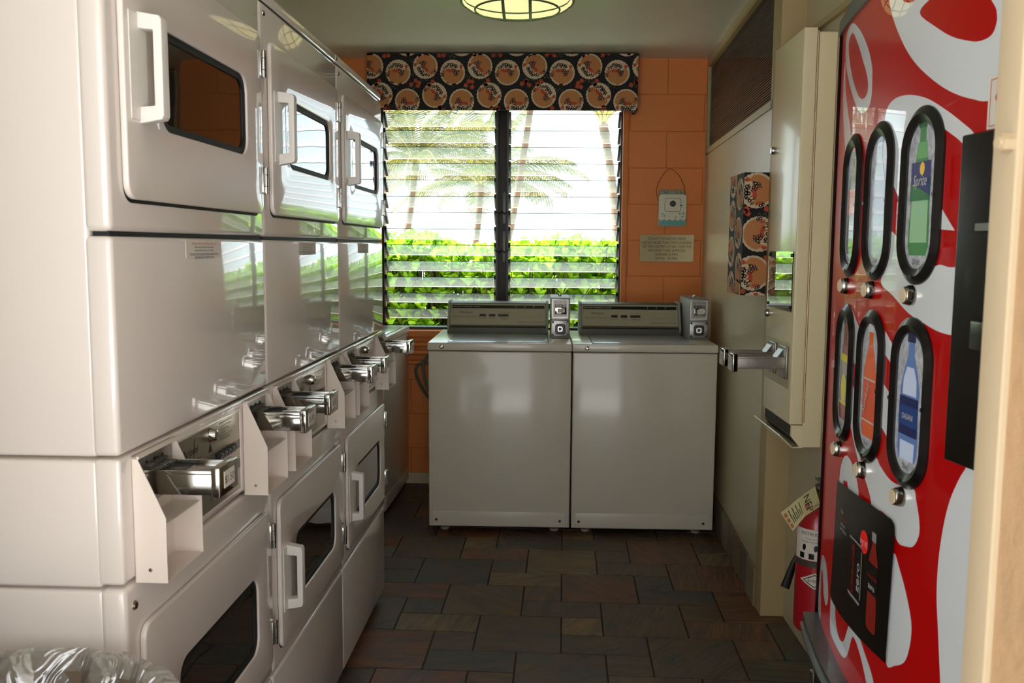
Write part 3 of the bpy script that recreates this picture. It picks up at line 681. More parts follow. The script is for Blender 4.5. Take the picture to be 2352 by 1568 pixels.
for a in (-.052, .052):
    for q in (0, 1):
        path = []
        for i in range(-12, 13):
            t = i/12*sqrt(.219**2-a*a); r = sqrt(t*t+a*a)
            z = -.040
            for (ra, za), (rb2, zb2) in zip(prof, prof[1:]):
                if rb2 <= r <= ra: z = za+(zb2-za)*(ra-r)/(ra-rb2)
            z -= .0025
            path.append((a, t, z-.002) if q == 0 else (t, a, z-.002))
        for k in range(len(path)-1):
            p0, p1 = Vector(path[k]), Vector(path[k+1]); s_ = Vector((.006, 0, 0)) if q == 0 else Vector((0, .006, 0)); dn = Vector((0, 0, -.003))
            g.add([p0-s_, p0+s_, p1+s_, p1-s_, p0-s_+dn, p0+s_+dn, p1+s_+dn, p1-s_+dn], [(0, 1, 2, 3), (7, 6, 5, 4), (0, 4, 5, 1), (2, 6, 7, 3), (1, 5, 6, 2), (3, 7, 4, 0)], GRN)
g.build('lamp_lattice', LM)

# ---------------------------------------------------------------- soap dispenser on the right
DP = thing('detergent_dispenser', 'tall cream metal coin dispenser cabinet with two chrome slides on the side wall', 'dispenser', (.907, 2.85, 0))
DP.location = (0, 0, 0)
y0, y1 = 2.85, 3.19; xf = .805
MB().box(.848, .9075, y0, y1, .705, 1.99, CREAM, .003).prism([(.848, .705), (.848, .776), (.812, .776), (.812, .74), (.84, .705)], 'y', y0, y1, CREAM).build('cabinet', DP)
d = MB().box(xf, .8465, y0, y1-.003, .778, 2.003, CREAM, .004).build('door', DP)
h = MB()
for i in range(30):
    z = .785+i*.0403; h.cyl((.848, y0-.001, z), (.848, y0-.001, z+.0385), .0032, mat('tan hinge', (176, 150, 112), .4, .4), 8)
h.build('piano_hinge', DP)
a = MB(); a.box(xf-.006, xf-.004, y0+.012, y1-.035, 1.135, 1.325, mat('clear acrylic', (235, 235, 230), .02, trans=.0, spec=.6, coat=1))
AC = MATS['clear acrylic']; nt = AC.node_tree; pn = nt.nodes['Principled BSDF']; pn.inputs['Transmission Weight'].default_value = 1; pn.inputs['Roughness'].default_value = .0
A_ = a.build('display_pocket', d, 0)
for yy in (y0+.024, y1-.048):
    for z in (1.148, 1.313): MB().cyl((xf-.009, yy, z), (xf, yy, z), .0055, BLK, 12).build('pocket_screw', A_)
for (y, z) in ((y1-.036, 1.665), (y1-.036, 1.112)): MB().lathe([(.013, 0), (.013, -.006), (.010, -.012), (.006, -.012), (0, -.010)], (xf, y, z), CHROME, 20, 'x').build('lock', DP)
pl = MB(); pl.box(xf-.002, xf, y0+.02, y1-.025, .888, 1.035, mat('tan recess plate', (190, 176, 136), .4), .001); P2 = pl.build('slide_mount', DP)
for y in (2.925, 3.065):
    s = MB(); s.box(xf-.010, xf-.002, y-.045, y+.045, .918, 1.022, STEEL, .003)
    WORN = mat('worn slide metal', (176, 168, 158), .34, .65, noise=(60, .2)); s.box(.640, xf-.008, y-.033, y+.033, .950, .985, WORN, .003); s.box(.628, .646, y-.036, y+.036, .940, .998, CHROME, .003)
    s.box(.64, xf-.008, y-.034, y-.030, .983, .989, WORN, .001).box(.64, xf-.008, y+.030, y+.034, .983, .989, WORN, .001)
    s.prism([(xf-.035, .985), (xf-.008, .985), (xf-.008, 1.014), (xf-.016, 1.012)], 'y', y-.028, y+.028, STEEL)
    S_ = s.build('coin_slide', DP)
    g = MB(); g.box(.6275, .628, y-.016, y+.016, .956, .984, PAPER); art(g, [(shift(text2d('.75', .018), 0, .963), INK, 1)], lambda u, v, h: (.6275-.0002*h, y-u, v)); g.build('price_label', S_, 0)
t_ = MB(); t_.add([(.775, y0, .742), (.775, y1, .742), (.815, y1, .706), (.815, y0, .706), (.777, y0, .7445), (.777, y1, .7445), (.815, y1, .709), (.815, y0, .709)], [(0, 1, 2, 3), (7, 6, 5, 4), (0, 4, 5, 1), (1, 5, 6, 2), (3, 7, 4, 0)], CREAM).box(.815, .85, y0, y1, .703, .706, CREAM)
t_.build('delivery_tray', DP, 0)
MB().box(.8105, .8122, y0+.012, y1-.012, .742, .774, mat('tray recess shade', (52, 44, 32), .7)).prism([(.8118, .7405), (.8395, .7065), (.8385, .7055), (.8108, .7395)], 'y', y0+.012, y1-.012, MATS['tray recess shade']).build('tray_opening_shade', DP, 0)  # dark panels on the solid front, painting the shade of an open tray

# ---------------------------------------------------------------- fire extinguisher
EX = thing('fire_extinguisher', 'red fire extinguisher with a hanging inspection tag beside the vending machine', 'fire extinguisher', (.842, 2.64, .20))
RED = mat('extinguisher red', (176, 22, 34), .3, coat=.5)
MB().lathe([(0, 0), (.052, .0), (.059, .008), (.060, .02), (.060, .30), (.057, .33), (.045, .36), (.025, .38), (.018, .385), (.018, .40), (0, .40)], (0, 0, 0), RED, 40).build('cylinder', EX)
def wrapx(u, v, h): a_ = -pi/2-.35+u/.060; r = .0602+.0002*h; return (r*cos(a_), r*sin(a_), v)
lb = MB(); cuts = [-.09+.006*i for i in range(31)]
art(lb, [([(-.075, .225), (.075, .225), (.075, .318), (-.075, .318)], PAPER, 1)], wrapx, cuts=cuts)
art(lb, [(shift(text2d('INSTRUCTIONS', .0135), .0, .300), INK, 2), (shift(text2d('1. PULL PIN  2. AIM LOW', .006), 0, .287), INK, 2), (shift(text2d('SQUEEZE LEVER SWEEP SIDE TO SIDE', .0055), 0, .278), INK, 2)]+[([(x, .229), (x+.016, .229), (x+.016, .246), (x, .246)], BLK, 2) for x in (-.05, -.02, .01, .04)]+[(smoothpoly([(x, .252), (x+.006, .262), (x+.003, .272), (x-.004, .270), (x-.006, .258)], 2), BLK, 2) for x in (-.035, .0)]+[(ell(.035, .258, .009, .006), mat('label orange', (214, 150, 90), .6), 2)], wrapx, cuts=cuts)
art(lb, [([(-.045, .165), (.0, .190), (.045, .165), (.0, .140)], PAPER, 1), ([(-.036, .165), (.0, .185), (.036, .165), (.0, .145)], INK, 2), ([(-.031, .165), (.0, .182), (.031, .165), (.0, .148)], PAPER, 3), (shift(text2d('AMEREX', .011), 0, .161), INK, 4)], wrapx, cuts=cuts)
lb.build('label', EX, 0)
MB().lathe([(.0605, .205), (.0625, .206), (.0625, .222), (.0605, .223)], (0, 0, 0), mat('dark strap', (70, 66, 56), .5), 40).build('strap', EX)
hd = MB(); hd.cyl((0, 0, .395), (0, 0, .425), .016, mat('brass valve', (150, 120, 70), .35, .8), 16).box(-.008, .008, -.075, .02, .428, .436, BLK, .002).box(-.009, .009, -.085, .02, .452, .458, BLK, .002).cyl((-.016, -.01, .412), (-.03, -.01, .412), .016, CHROME, 18).tube([(-.01, -.03, .45), (-.022, -.045, .455), (-.026, -.05, .44), (-.014, -.04, .43)], .0018, STEEL, 6)
hd.build('valve_head', EX)
MB().tube(cr([(0, .02, .41), (-.03, .05, .39), (-.066, .03, .33), (-.066, .03, .18), (-.074, .03, .10)]), [.0065]*24+[.012], BLK, 10).build('hose', EX) if False else MB().tube([(0, .02, .41), (.02, .05, .385), (.0, .066, .33), (-.03, .066, .22), (-.048, .062, .18), (-.076, .050, .105)], [.006, .006, .006, .006, .010, .014], BLK, 10).build('hose', EX)
tg = MB(); TG = mat('inspection tag card', (212, 198, 140), .7)
q = [(-.035, -.070, .453), (-.016, -.068, .396), (-.082, -.074, .419), (-.061, -.072, .365), (-.128, -.062, .371), (-.091, -.060, .317)]
# points relative to the extinguisher foot
tq = [Vector(p) for p in q]
off = Vector((0, -.0012, 0))
tg.add([*tq, *[p-off for p in tq]], [(0, 1, 3, 2), (2, 3, 5, 4), (8, 9, 7, 6), (10, 11, 9, 8), (0, 2, 8, 6), (2, 4, 10, 8), (1, 7, 9, 3), (3, 9, 11, 5), (4, 5, 11, 10), (0, 6, 7, 1)], TG)
def tagmap(u, v, h):  # u 0..1 along first panel, v 0..1 from lower to upper edge
    if u <= 1: a_ = tq[0].lerp(tq[2], u); b_ = tq[1].lerp(tq[3], u)
    else: a_ = tq[2].lerp(tq[4], u-1); b_ = tq[3].lerp(tq[5], u-1)
    return b_.lerp(a_, v)+Vector((0, -.0004*h, 0))
_g = text2d('NFP', 1)
L_ = [(([(.78-b_*.52, .5-a_*.50) for a_, b_ in _g[0]], _g[1]), INK, 2), ([(.6, .2), (.82, .2), (.82, .55), (.6, .55)], mat('tag red print', (190, 110, 84), .7), 1)]
for i in range(7): L_.append(([(1.05+i*.1, .2), (1.09+i*.1, .2), (1.09+i*.1, .85-.3*(i % 2)), (1.05+i*.1, .85-.3*(i % 2))], INK, 1))
for i in range(3): L_.append(([(1.80, .1+.28*i), (1.95, .1+.28*i), (1.95, .3+.28*i), (1.80, .3+.28*i)], MATS['tag red print'], 1))
for i in range(6): L_.append(([(.08+.05*i, .08), (.1+.05*i, .08), (.1+.05*i, .2), (.08+.05*i, .2)], INK, 1))
art(tg, L_, tagmap); tg.build('inspection_tag', EX, 0)
MB().box(.058, .066, -.02, .02, .1, .35, STEEL).build('wall_bracket', EX)

# ---------------------------------------------------------------- vending machine
VM = thing('vending_machine', 'red soft drink vending machine with white script lettering, right of the doorway', 'vending machine', (0, 0, 0))
def vx(y): return .595+.05*((y-1.52)/.475)**2
VR = mat('backlit red panel', (150, 0, 2), .3, coat=.55, coatr=.015, spec=.2, emit=.14)
VW = mat('backlit white script', (204, 208, 208), .25, coat=1, coatr=.015, emit=.075)
VB = mat('machine black', (8, 8, 8), .3, coat=.2); VG = mat('machine grey bezel', (70, 78, 80), .35, coat=.3)
VY0, VY1 = 1.04, 2.02
ys = [VY0+(VY1-VY0)*i/40 for i in range(41)]
b = MB(); b.box(.66, 1.38, VY0, VY1, .03, 1.83, VB, .004)
for x in (.75, 1.3):
    for y in (1.1, 1.95): b.cyl((x, y, 0), (x, y, .04), .03, VB, 12)
# closed bowed shell of the front: outline in plan, three height bands
plan = [(vx(y)+.001, y) for y in ys]+[(.67, VY1), (.67, VY0)]
b.prism(plan, 'z', .03, .515, VB).prism(plan, 'z', 1.795, 1.83, VB)
b.build('cabinet', VM, 20)
plan = [(vx(y), y) for y in ys if VY0+.02 < y < VY1-.012]; plan = plan+[(.668, plan[-1][1]), (.668, plan[0][1])]
fb = MB().prism(plan, 'z', .515, 1.795, VR); 
# far edge stile and top bezel
mpv = lambda u, v, h: (vx(u)-.0004*h, u, v)
CU = [1.06+.03*i for i in range(33)]
ART = {
 'W1':[(1.617,1.787),(1.612,1.757),(1.586,1.718),(1.531,1.663),(1.478,1.623),(1.411,1.585),(1.354,1.559),(1.301,1.542),(1.268,1.535),(1.18,1.530),(1.075,1.53),(1.075,1.787)],
 'W2':[(1.867,1.78),(1.789,1.747),(1.729,1.705),(1.693,1.664),(1.687,1.636),(1.687,1.609),(1.701,1.592),(1.735,1.586),(1.78,1.598),(1.833,1.633),(1.882,1.67),(1.931,1.717),(1.941,1.75),(1.921,1.777)],
 'W2b':[(1.938,1.718),(1.913,1.652),(1.832,1.554),(1.867,1.512),(1.937,1.615),(1.953,1.688)],
 'W3':[(1.602,1.55),(1.6,1.569),(1.581,1.581),(1.546,1.585),(1.495,1.58),(1.439,1.566),(1.388,1.545),(1.333,1.517),(1.292,1.49),(1.29,1.455),(1.313,1.475),(1.335,1.491),(1.373,1.51),(1.419,1.534),(1.472,1.551),(1.518,1.561),(1.549,1.56),(1.562,1.547),(1.551,1.523),(1.524,1.496),(1.514,1.421),(1.551,1.446),(1.555,1.491),(1.573,1.526)],
 'W4':[(1.551,1.362),(1.518,1.352),(1.494,1.329),(1.451,1.316),(1.406,1.303),(1.371,1.312),(1.339,1.309),(1.291,1.312),(1.277,1.312),(1.271,1.215),(1.289,1.214),(1.324,1.211),(1.364,1.213),(1.411,1.222),(1.462,1.233),(1.529,1.258),(1.585,1.278),(1.556,1.314)],
 'W9':[(1.57,0.972),(1.545,0.963),(1.503,0.951),(1.464,0.951),(1.413,0.959),(1.401,0.943),(1.388,0.916),(1.386,0.892),(1.402,0.869),(1.427,0.86),(1.456,0.857),(1.481,0.875),(1.519,0.888),(1.573,0.881),(1.584,0.896),(1.618,0.921),(1.649,0.932),(1.627,0.946)],
 'W10':[(1.791,0.867),(1.792,0.889),(1.78,0.912),(1.757,0.931),(1.727,0.935),(1.693,0.925),(1.667,0.908),(1.651,0.879),(1.699,0.87),(1.722,0.875),(1.734,0.899),(1.752,0.905),(1.761,0.892),(1.761,0.873)],
 'W11':[(1.965,0.656),(1.985,0.617),(2.0,0.559),(1.99,0.52),(1.944,0.52),(1.968,0.591),(1.957,0.63),(1.929,0.616),(1.913,0.588),(1.879,0.577),(1.86,0.594),(1.862,0.62),(1.895,0.658),(1.931,0.666)],
 'W12':[(1.823,0.628),(1.828,0.588),(1.814,0.548),(1.761,0.542),(1.7,0.545),(1.67,0.568),(1.645,0.612),(1.601,0.6),(1.56,0.564),(1.534,0.52),(1.503,0.52),(1.525,0.581),(1.578,0.614),(1.618,0.631),(1.659,0.631),(1.677,0.616),(1.697,0.583),(1.715,0.571),(1.739,0.569),(1.77,0.585),(1.79,0.623)],
 'W13':[(1.467,0.835),(1.446,0.817),(1.421,0.79),(1.4,0.758),(1.393,0.733),(1.398,0.7),(1.412,0.673),(1.442,0.653),(1.477,0.641),(1.481,0.732),(1.473,0.811)],
 'W14':[(1.255,1.05),(1.27,1.027),(1.284,1.008),(1.304,0.971),(1.317,0.927),(1.325,0.871),(1.324,0.817),(1.314,0.763),(1.301,0.694),(1.293,0.649),(1.25,.60),(1.162,0.60),(1.1,0.72),(1.12,1.0),(1.178,1.068)]}
SHARP = {
 'W3b':[(1.392,1.415),(1.369,1.393),(1.332,1.362),(1.368,1.364),(1.386,1.369)],
 'W5':[(1.76,1.224),(1.686,1.182),(1.688,1.11),(1.717,1.119)], 'W6':[(1.552,1.196),(1.509,1.171),(1.512,1.14),(1.551,1.158)],
 'W7':[(1.55,1.106),(1.514,1.092),(1.515,1.015),(1.55,1.032)], 'W8':[(1.722,1.076),(1.691,1.056),(1.686,0.99),(1.645,0.941),(1.661,0.941),(1.725,0.997)]}
clipV = (VY0+.03, VY1-.022, .517, 1.785)
art(fb, [(smoothpoly(p, 4), VW, 1) for p in ART.values()]+[(p, VW, 1) for p in SHARP.values()], mpv, clip=clipV, cuts=CU)
art(fb, [(smoothpoly(p, 4), VR, 2) for p in ([(1.476,1.701),(1.42,1.668),(1.371,1.643),(1.329,1.628),(1.298,1.62),(1.27,1.622),(1.26,1.637),(1.263,1.654),(1.275,1.669),(1.29,1.69),(1.36,1.72),(1.445,1.714)], [(1.554,1.756),(1.547,1.74),(1.524,1.73),(1.497,1.727),(1.487,1.738),(1.5,1.77)], [(1.862,1.76),(1.806,1.727),(1.753,1.682),(1.718,1.647),(1.713,1.621),(1.74,1.613),(1.778,1.624),(1.831,1.661),(1.877,1.706),(1.902,1.748)])], mpv, clip=clipV, cuts=CU)
FP = fb.build('front_panel', VM, 20, label='glossy red front panel with white script')
bz = MB()
for (ya, yb, za, zb, m) in ((VY1-.014, VY1, .5, 1.79, VB), (VY0, VY0+.022, .5, 1.79, VB)):
    bz.prism([(vx(ya)-.006, ya), (vx(yb)-.004, yb), (.67, yb), (.67, ya)], 'z', za, zb, m)
bz.prism([(vx(y)-.006, y) for y in ys]+[(.67, VY1), (.67, VY0)], 'z', 1.786, 1.815, VG)
bz.build('bezel', VM, 20)
# delivery area
lp = MB(); lp.prism([(vx(y)-.034, y) for y in ys[2:-1]]+[(vx(y)+.01, y) for y in ys[2:-1]][::-1], 'z', .488, .515, VG)
lp.prism([(vx(y)-.040, y) for y in ys[2:-1]]+[(vx(y)-.034, y) for y in ys[2:-1]][::-1], 'z', .486, .492, STEEL)
lp.build('delivery_lip', VM, 20)
dd = MB(); dd.prism([(vx(y)-.012, y) for y in ys[6:-4]]+[(vx(y)+.004, y) for y in ys[6:-4]][::-1], 'z', .2, .44, VB)
dd.box(vx(1.94)-.016, vx(1.94)-.004, 1.93, 1.955, .36, .40, STEEL, .003); dd.build('delivery_door', VM, 20)
# coin panel and sticker
cp = MB(); cp.prism([(vx(1.292)-.020, 1.292), (vx(1.292)+.01, 1.292), (vx(1.09)+.01, 1.09), (vx(1.09)-.020, 1.09)], 'z', 1.035, 1.492, VB, .003)
cp.box(vx(1.2)-.026, vx(1.2)-.012, 1.15, 1.25, 1.36, 1.37, STEEL).box(vx(1.2)-.030, vx(1.2)-.012, 1.16, 1.24, 1.20, 1.24, VB, .003)
cp.build('coin_panel', VM)
st = MB(); art(st, [([(1.267, 1.496), (1.267, 1.566), (1.13, 1.566), (1.13, 1.496)], PAPER, 4)], mpv, cuts=CU)
red = mat('red ink', (190, 60, 56), .6)
art(st, [([(1.262, 1.500), (1.262, 1.562), (1.261, 1.562), (1.261, 1.500)], red, 5), ([(1.262, 1.561), (1.262, 1.562), (1.135, 1.562), (1.135, 1.561)], red, 5), ([(1.262, 1.500), (1.262, 1.501), (1.135, 1.501), (1.135, 1.500)], red, 5), (ell(1.235, 1.537, .016, .009), red, 5), (ell(1.235, 1.537, .012, .006), PAPER, 6), (ell(1.235, 1.537, .006, .003), red, 7)], mpv, cuts=CU)
st.build('warning_sticker', VM, 0)
# small promotional panel
pz = MB()
BK = [(1.795, .874), (1.575, .888), (1.475, .890), (1.462, .884), (1.459, .872), (1.470, .643), (1.60, .631), (1.72, .623), (1.80, .622), (1.815, .63), (1.80, .76)]
bm_layers = [(BK, VB, 12)]
art(pz, bm_layers, mpv, cuts=CU)
rb = mat('promo deep red', (150, 16, 12), .4, emit=.1); brn = mat('promo cola', (120, 26, 14), .4, emit=.08); gy = mat('promo silver', (150, 150, 150), .4)
mpf = lambda u, v, h: mpv(-u, v, h)
art(pz, [(ell(1.592, .812, .021, .021), mat('promo bright red', (206, 24, 24), .4, emit=.12), 13)], mpv, cuts=CU)
can = [(1.600, .80), (1.672, .80), (1.678, .79), (1.678, .70), (1.668, .688), (1.606, .688), (1.596, .70), (1.596, .79)]
art(pz, [(can, mat('promo can black', (24, 22, 22), .3), 13), ([(1.600, .80), (1.672, .80), (1.674, .796), (1.598, .796)], gy, 14), ([(1.604, .688), (1.670, .688), (1.674, .694), (1.600, .694)], gy, 14), ([(1.598, .79), (1.602, .79), (1.602, .70), (1.598, .70)], gy, 14)], mpv, cuts=CU)
btl = [(1.548, .842), (1.536, .842), (1.535, .825), (1.524, .80), (1.520, .78), (1.526, .75), (1.520, .72), (1.520, .675), (1.528, .668), (1.556, .668), (1.564, .675), (1.564, .72), (1.558, .75), (1.564, .78), (1.560, .80), (1.549, .825)]
art(pz, [(smoothpoly(btl, 3), brn, 13), ([(1.552, .845), (1.532, .845), (1.532, .828), (1.552, .828)], gy, 14), ([(1.566, .788), (1.519, .788), (1.519, .735), (1.566, .735)], mat('promo label black', (16, 16, 16), .4), 14)], mpv, cuts=CU)
art(pz, [(shift(text2d('try it!', .0175), -1.592, .806), INKW, 15), (shift(text2d('zero', .017), -1.543, .742), INKW, 16), (shift(text2d('Coca-Cola', .0105, .3), -1.543, .762), rb, 16),
         (shift(text2d('zero', .030), -1.606, .738, rot=pi/2), INKW, 16), (shift(text2d('Coca-Cola', .0215, .3), -1.640, .742, rot=pi/2), rb, 16),
         (shift(text2d('Real', .010), -1.735, .822), INKW, 16), (shift(text2d('Coca-Cola', .0105, .3), -1.728, .810), rb, 16), (shift(text2d('taste and', .009), -1.725, .799), INKW, 16), (shift(text2d('zero calories', .009), -1.72, .789), INKW, 16)], mpf, cuts=[-c for c in CU])
pz.build('promotional_panel', VM, 0)
# selection windows and buttons
ICE = mat('printed ice', (176, 178, 184), .35, noise=(95, .95), coat=.5, emit=.05)
def pm(n, c, e=.07): return mat(n, c, .35, coat=.5, emit=e)
def bottle_shape(w_=.026, h_=.215, neck=.009):
    R_ = [(neck, h_), (neck, h_-.018), (neck*.85, h_-.02), (neck*.9, h_-.045), (w_*.7, h_-.075), (w_*.98, h_-.10), (w_*.92, h_-.125), (w_*.92, .065), (w_, .05), (w_, .015), (w_*.8, .0)]
    return [(a_, b_) for a_, b_ in R_]+[(-a_, b_) for a_, b_ in R_[::-1]]
def selection(cy_, cz, kind):
    o = rrect(cy_-.070, cy_+.070, cz-.138, cz+.138, .069, 10); i = rrect(cy_-.047, cy_+.047, cz-.113, cz+.113, .046, 10)
    m = MB()
    bm = bmesh.new(); n = len(o)
    rows = []
    mid = [((a[0]+b_[0])/2, (a[1]+b_[1])/2) for a, b_ in zip(o, i)]
    for pts, h in ((o, 0), (o, 8), (mid, 26), (i, 12), (i, 2)): rows.append([mpv(p[0], p[1], h) for p in pts])
    vs = [p for r in rows for p in r]; fs = []
    for k in range(4):
        for q_ in range(n): fs.append((k*n+q_, k*n+(q_+1) % n, (k+1)*n+(q_+1) % n, (k+1)*n+q_))
    bm.free(); m.add(vs, fs, VB)
    for (a, z) in ((0, -.125), (-.059, 0), (.059, 0)):
        P0 = mpv(cy_+a, cz+z, 20); m.cyl(P0, (P0[0]-.003, P0[1], P0[2]), .0035, BLK, 10)
    W_ = m.build('selection_window', VM, 40)
    p = MB(); L_ = [(rrect(cy_-.048, cy_+.048, cz-.114, cz+.114, .047, 8), ICE, 3)]
    B = lambda s_: [(cy_+a_*1.34, cz-.092+b_) for a_, b_ in s_]
    base = cz-.092
    def band(sh, z0, z1, m_, h): # horizontal band clipped to bottle width
        w_ = .0328; return ([(cy_-w_, z0+base), (cy_+w_, z0+base), (cy_+w_, z1+base), (cy_-w_, z1+base)], m_, h)
    if kind == 'sprite':
        L_ += [(B(bottle_shape()), pm('sprite bottle green', (58, 128, 66)), 4), (B([(-.022, .02), (.022, .02), (.021, .085), (-.021, .085)]), pm('pale green', (140, 186, 140)), 5), (B([(-.015, .150), (.015, .150), (.011, .175), (-.011, .175)]), pm('mid green', (92, 158, 92)), 5),
               band(0, .085, .145, pm('label navy', (26, 32, 96)), 6), (B([(-.0245, .085), (.0245, .085), (.0245, .112), (0, .104), (-.0245, .092)]), pm('label green', (18, 104, 52)), 7),
               (B(ell(-.004, .134, .006, .010)), pm('lemon yellow', (232, 186, 52)), 7), (B([(-.010, .197), (.010, .197), (.010, .215), (-.010, .215)]), pm('cap green', (30, 84, 44)), 6)]
        T = [('Sprite', .0245, .108, .3, INKW)]
    elif kind == 'dasani':
        L_ += [(B(bottle_shape()), pm('water blue', (92, 122, 176)), 4), (B([(-.018, .105), (.018, .105), (.017, .130), (.009, .150), (-.009, .150), (-.017, .130)]), pm('pale water', (196, 208, 232)), 5), (B([(-.018, .0), (.018, .0), (.019, .03), (-.019, .03)]), pm('pale water', (196, 208, 232)), 5),
               band(0, .040, .102, pm('dasani navy', (22, 34, 84)), 6), band(0, .055, .088, pm('dasani mid', (28, 62, 122)), 7), (B([(-.0105, .190), (.0105, .190), (.0105, .215), (-.0105, .215)]), pm('dasani cap', (26, 28, 74)), 6)]
        T = [('DASANI', .0135, .066, 0, INKW)]
    elif kind == 'orange':
        L_ += [(B(bottle_shape()), pm('orange soda', (214, 88, 24)), 4), band(0, .03, .105, pm('orange label', (206, 70, 22)), 5), band(0, .103, .106, INKW, 6), band(0, .028, .031, INKW, 6), (B([(-.0105, .190), (.0105, .190), (.0105, .215), (-.0105, .215)]), pm('pale cap', (196, 200, 204)), 6)]
        T = []
    elif kind == 'tea':
        L_ += [(B(bottle_shape(.028, .205, .013)), pm('tea brown', (132, 60, 34)), 4), band(0, .03, .13, pm('tea label', (150, 146, 136)), 5), (B(ell(.0, .062, .016, .028)), pm('lemon', (206, 196, 36)), 6), band(0, .115, .13, pm('lemon', (206, 196, 36)), 6), band(0, .03, .036, pm('lemon', (206, 196, 36)), 6), (B([(-.014, .190), (.014, .190), (.014, .208), (-.014, .208)]), pm('tea cap', (60, 58, 64)), 6)]
        T = []
    elif kind == 'cola':
        L_ += [(B(bottle_shape()), pm('cola brown', (58, 22, 16)), 4), band(0, .075, .125, pm('cola red', (186, 22, 24)), 5), (B([(-.0105, .195), (.0105, .195), (.0105, .215), (-.0105, .215)]), pm('cola cap', (186, 22, 24)), 6)]
        T = []
    else:
        L_ += [(B(bottle_shape()), pm('clear drink', (168, 180, 190)), 4), band(0, .075, .125, pm('drink silver', (150, 156, 176)), 5), (B([(-.0105, .195), (.0105, .195), (.0105, .215), (-.0105, .215)]), pm('drink cap', (60, 70, 110)), 6)]
        T = []
    art(p, L_, mpv, cuts=[cy_-.04+.02*k for k in range(5)])
    for s_, sz, zz, sh, m_ in T:
        art(p, [(shift(text2d(s_, sz, sh), -cy_, base+zz, .80, 1), m_, 9)], mpf)
    if kind == 'orange': art(p, [(shift(text2d('Sunkist', .021, .2), -cy_-.006, base+.067, rot=1.15), INKW, 9), (shift(text2d('Sunkist', .020, .2), -cy_-.0075, base+.067, rot=1.15), INKB, 8)], mpf)
    art(p, [(shift(text2d('20oz', .013), -cy_, cz-.106, .9, 1), INK, 9)], mpf)
    p.build('drink_picture', W_, 0)
    P0 = Vector(mpv(cy_+.012, cz-.155, 0))
    u_ = MB(); u_.lathe([(.0165, .004), (.0165, -.006), (.0135, -.014), (.012, -.015)], P0, CHROME, 24, 'x').lathe([(.0122, -.0135), (.0118, -.0165), (0, -.0172)], P0, mat('ivory button', (226, 206, 170), .4), 24, 'x')
    u_.build('selection_button', VM)
for cy_, k1, k2 in ((1.440, 'sprite', 'dasani'), (1.616, 'clear', 'orange'), (1.790, 'cola', 'tea')):
    selection(cy_, 1.417, k1); selection(cy_, 1.090, k2)

# ---------------------------------------------------------------- trash can with clear liner
TC = thing('trash_can', 'round trash can with a clear crinkled plastic liner in front of the nearest dryer', 'trash can', (-.665, .968, 0))
CAN = mat('grey can plastic', (116, 100, 82), .5)
MB().lathe([(.19, 0), (.20, .02), (.235, .70), (.243, .715), (.243, .735), (.233, .735), (.228, .70), (.19, .03), (0, .03)], (0, 0, 0), CAN, 48).build('can_body', TC)
def linermat():
    m = bpy.data.materials.new('clear liner film'); m.use_nodes = True; nt = m.node_tree; N = nt.nodes; L = nt.links
    N.remove(N['Principled BSDF']); out = N['Material Output']
    t = N.new('ShaderNodeBsdfTransparent'); t.inputs[0].default_value = (.90, .88, .85, 1)
    d = N.new('ShaderNodeBsdfDiffuse'); d.inputs[0].default_value = (.8, .78, .74, 1)
    g = N.new('ShaderNodeBsdfGlossy'); g.inputs['Roughness'].default_value = .12
    m1 = N.new('ShaderNodeMixShader'); m1.inputs[0].default_value = .20; L.new(t.outputs[0], m1.inputs[1]); L.new(d.outputs[0], m1.inputs[2])
    tc = N.new('ShaderNodeTexCoord'); mp_ = N.new('ShaderNodeMapping'); mp_.inputs['Scale'].default_value = (11, 11, 5); L.new(tc.outputs['Object'], mp_.inputs[0])
    nz = N.new('ShaderNodeTexNoise'); nz.inputs['Scale'].default_value = 1; nz.inputs['Detail'].default_value = 3; nz.inputs['Distortion'].default_value = 1.2; L.new(mp_.outputs[0], nz.inputs[0])
    bp = N.new('ShaderNodeBump'); bp.inputs['Distance'].default_value = .05; L.new(nz.outputs['Fac'], bp.inputs['Height']); L.new(bp.outputs[0], g.inputs['Normal']); L.new(bp.outputs[0], d.inputs['Normal'])
    m2 = N.new('ShaderNodeMixShader'); m2.inputs[0].default_value = .30; L.new(m1.outputs[0], m2.inputs[1]); L.new(g.outputs[0], m2.inputs[2]); L.new(m2.outputs[0], out.inputs[0])
    return m
LN = linermat(); rr = random.Random(11); n = 160
ph = [(rr.randint(4, 26), rr.uniform(0, 6.28), rr.uniform(.2, 1)) for _ in range(9)]
wob = lambda t, s_: sum(a_*sin(f_*t+p_+s_*1.3) for f_, p_, a_ in ph)/3
vs = []; fs = []; prof = [(.276, .52, .012), (.274, .62, .011), (.270, .70, .008), (.266, .745, .005), (.256, .760, .005), (.243, .756, .006), (.228, .73, .012), (.214, .66, .018), (.205, .55, .022), (.19, .42, .018), (.17, .25, .018), (.10, .12, .01)]
for k, (r, z, a_) in enumerate(prof):
    for i in range(n):
        t = 2*pi*i/n; q = r+a_*wob(t, k*.35); vs.append((q*cos(t), q*sin(t), z+.35*a_*wob(t+1, k*.5)))
for k in range(len(prof)-1):
    for i in range(n): fs.append((k*n+i, k*n+(i+1) % n, (k+1)*n+(i+1) % n, (k+1)*n+i))
MB().add(vs, fs, LN).build('plastic_liner', TC, 60)

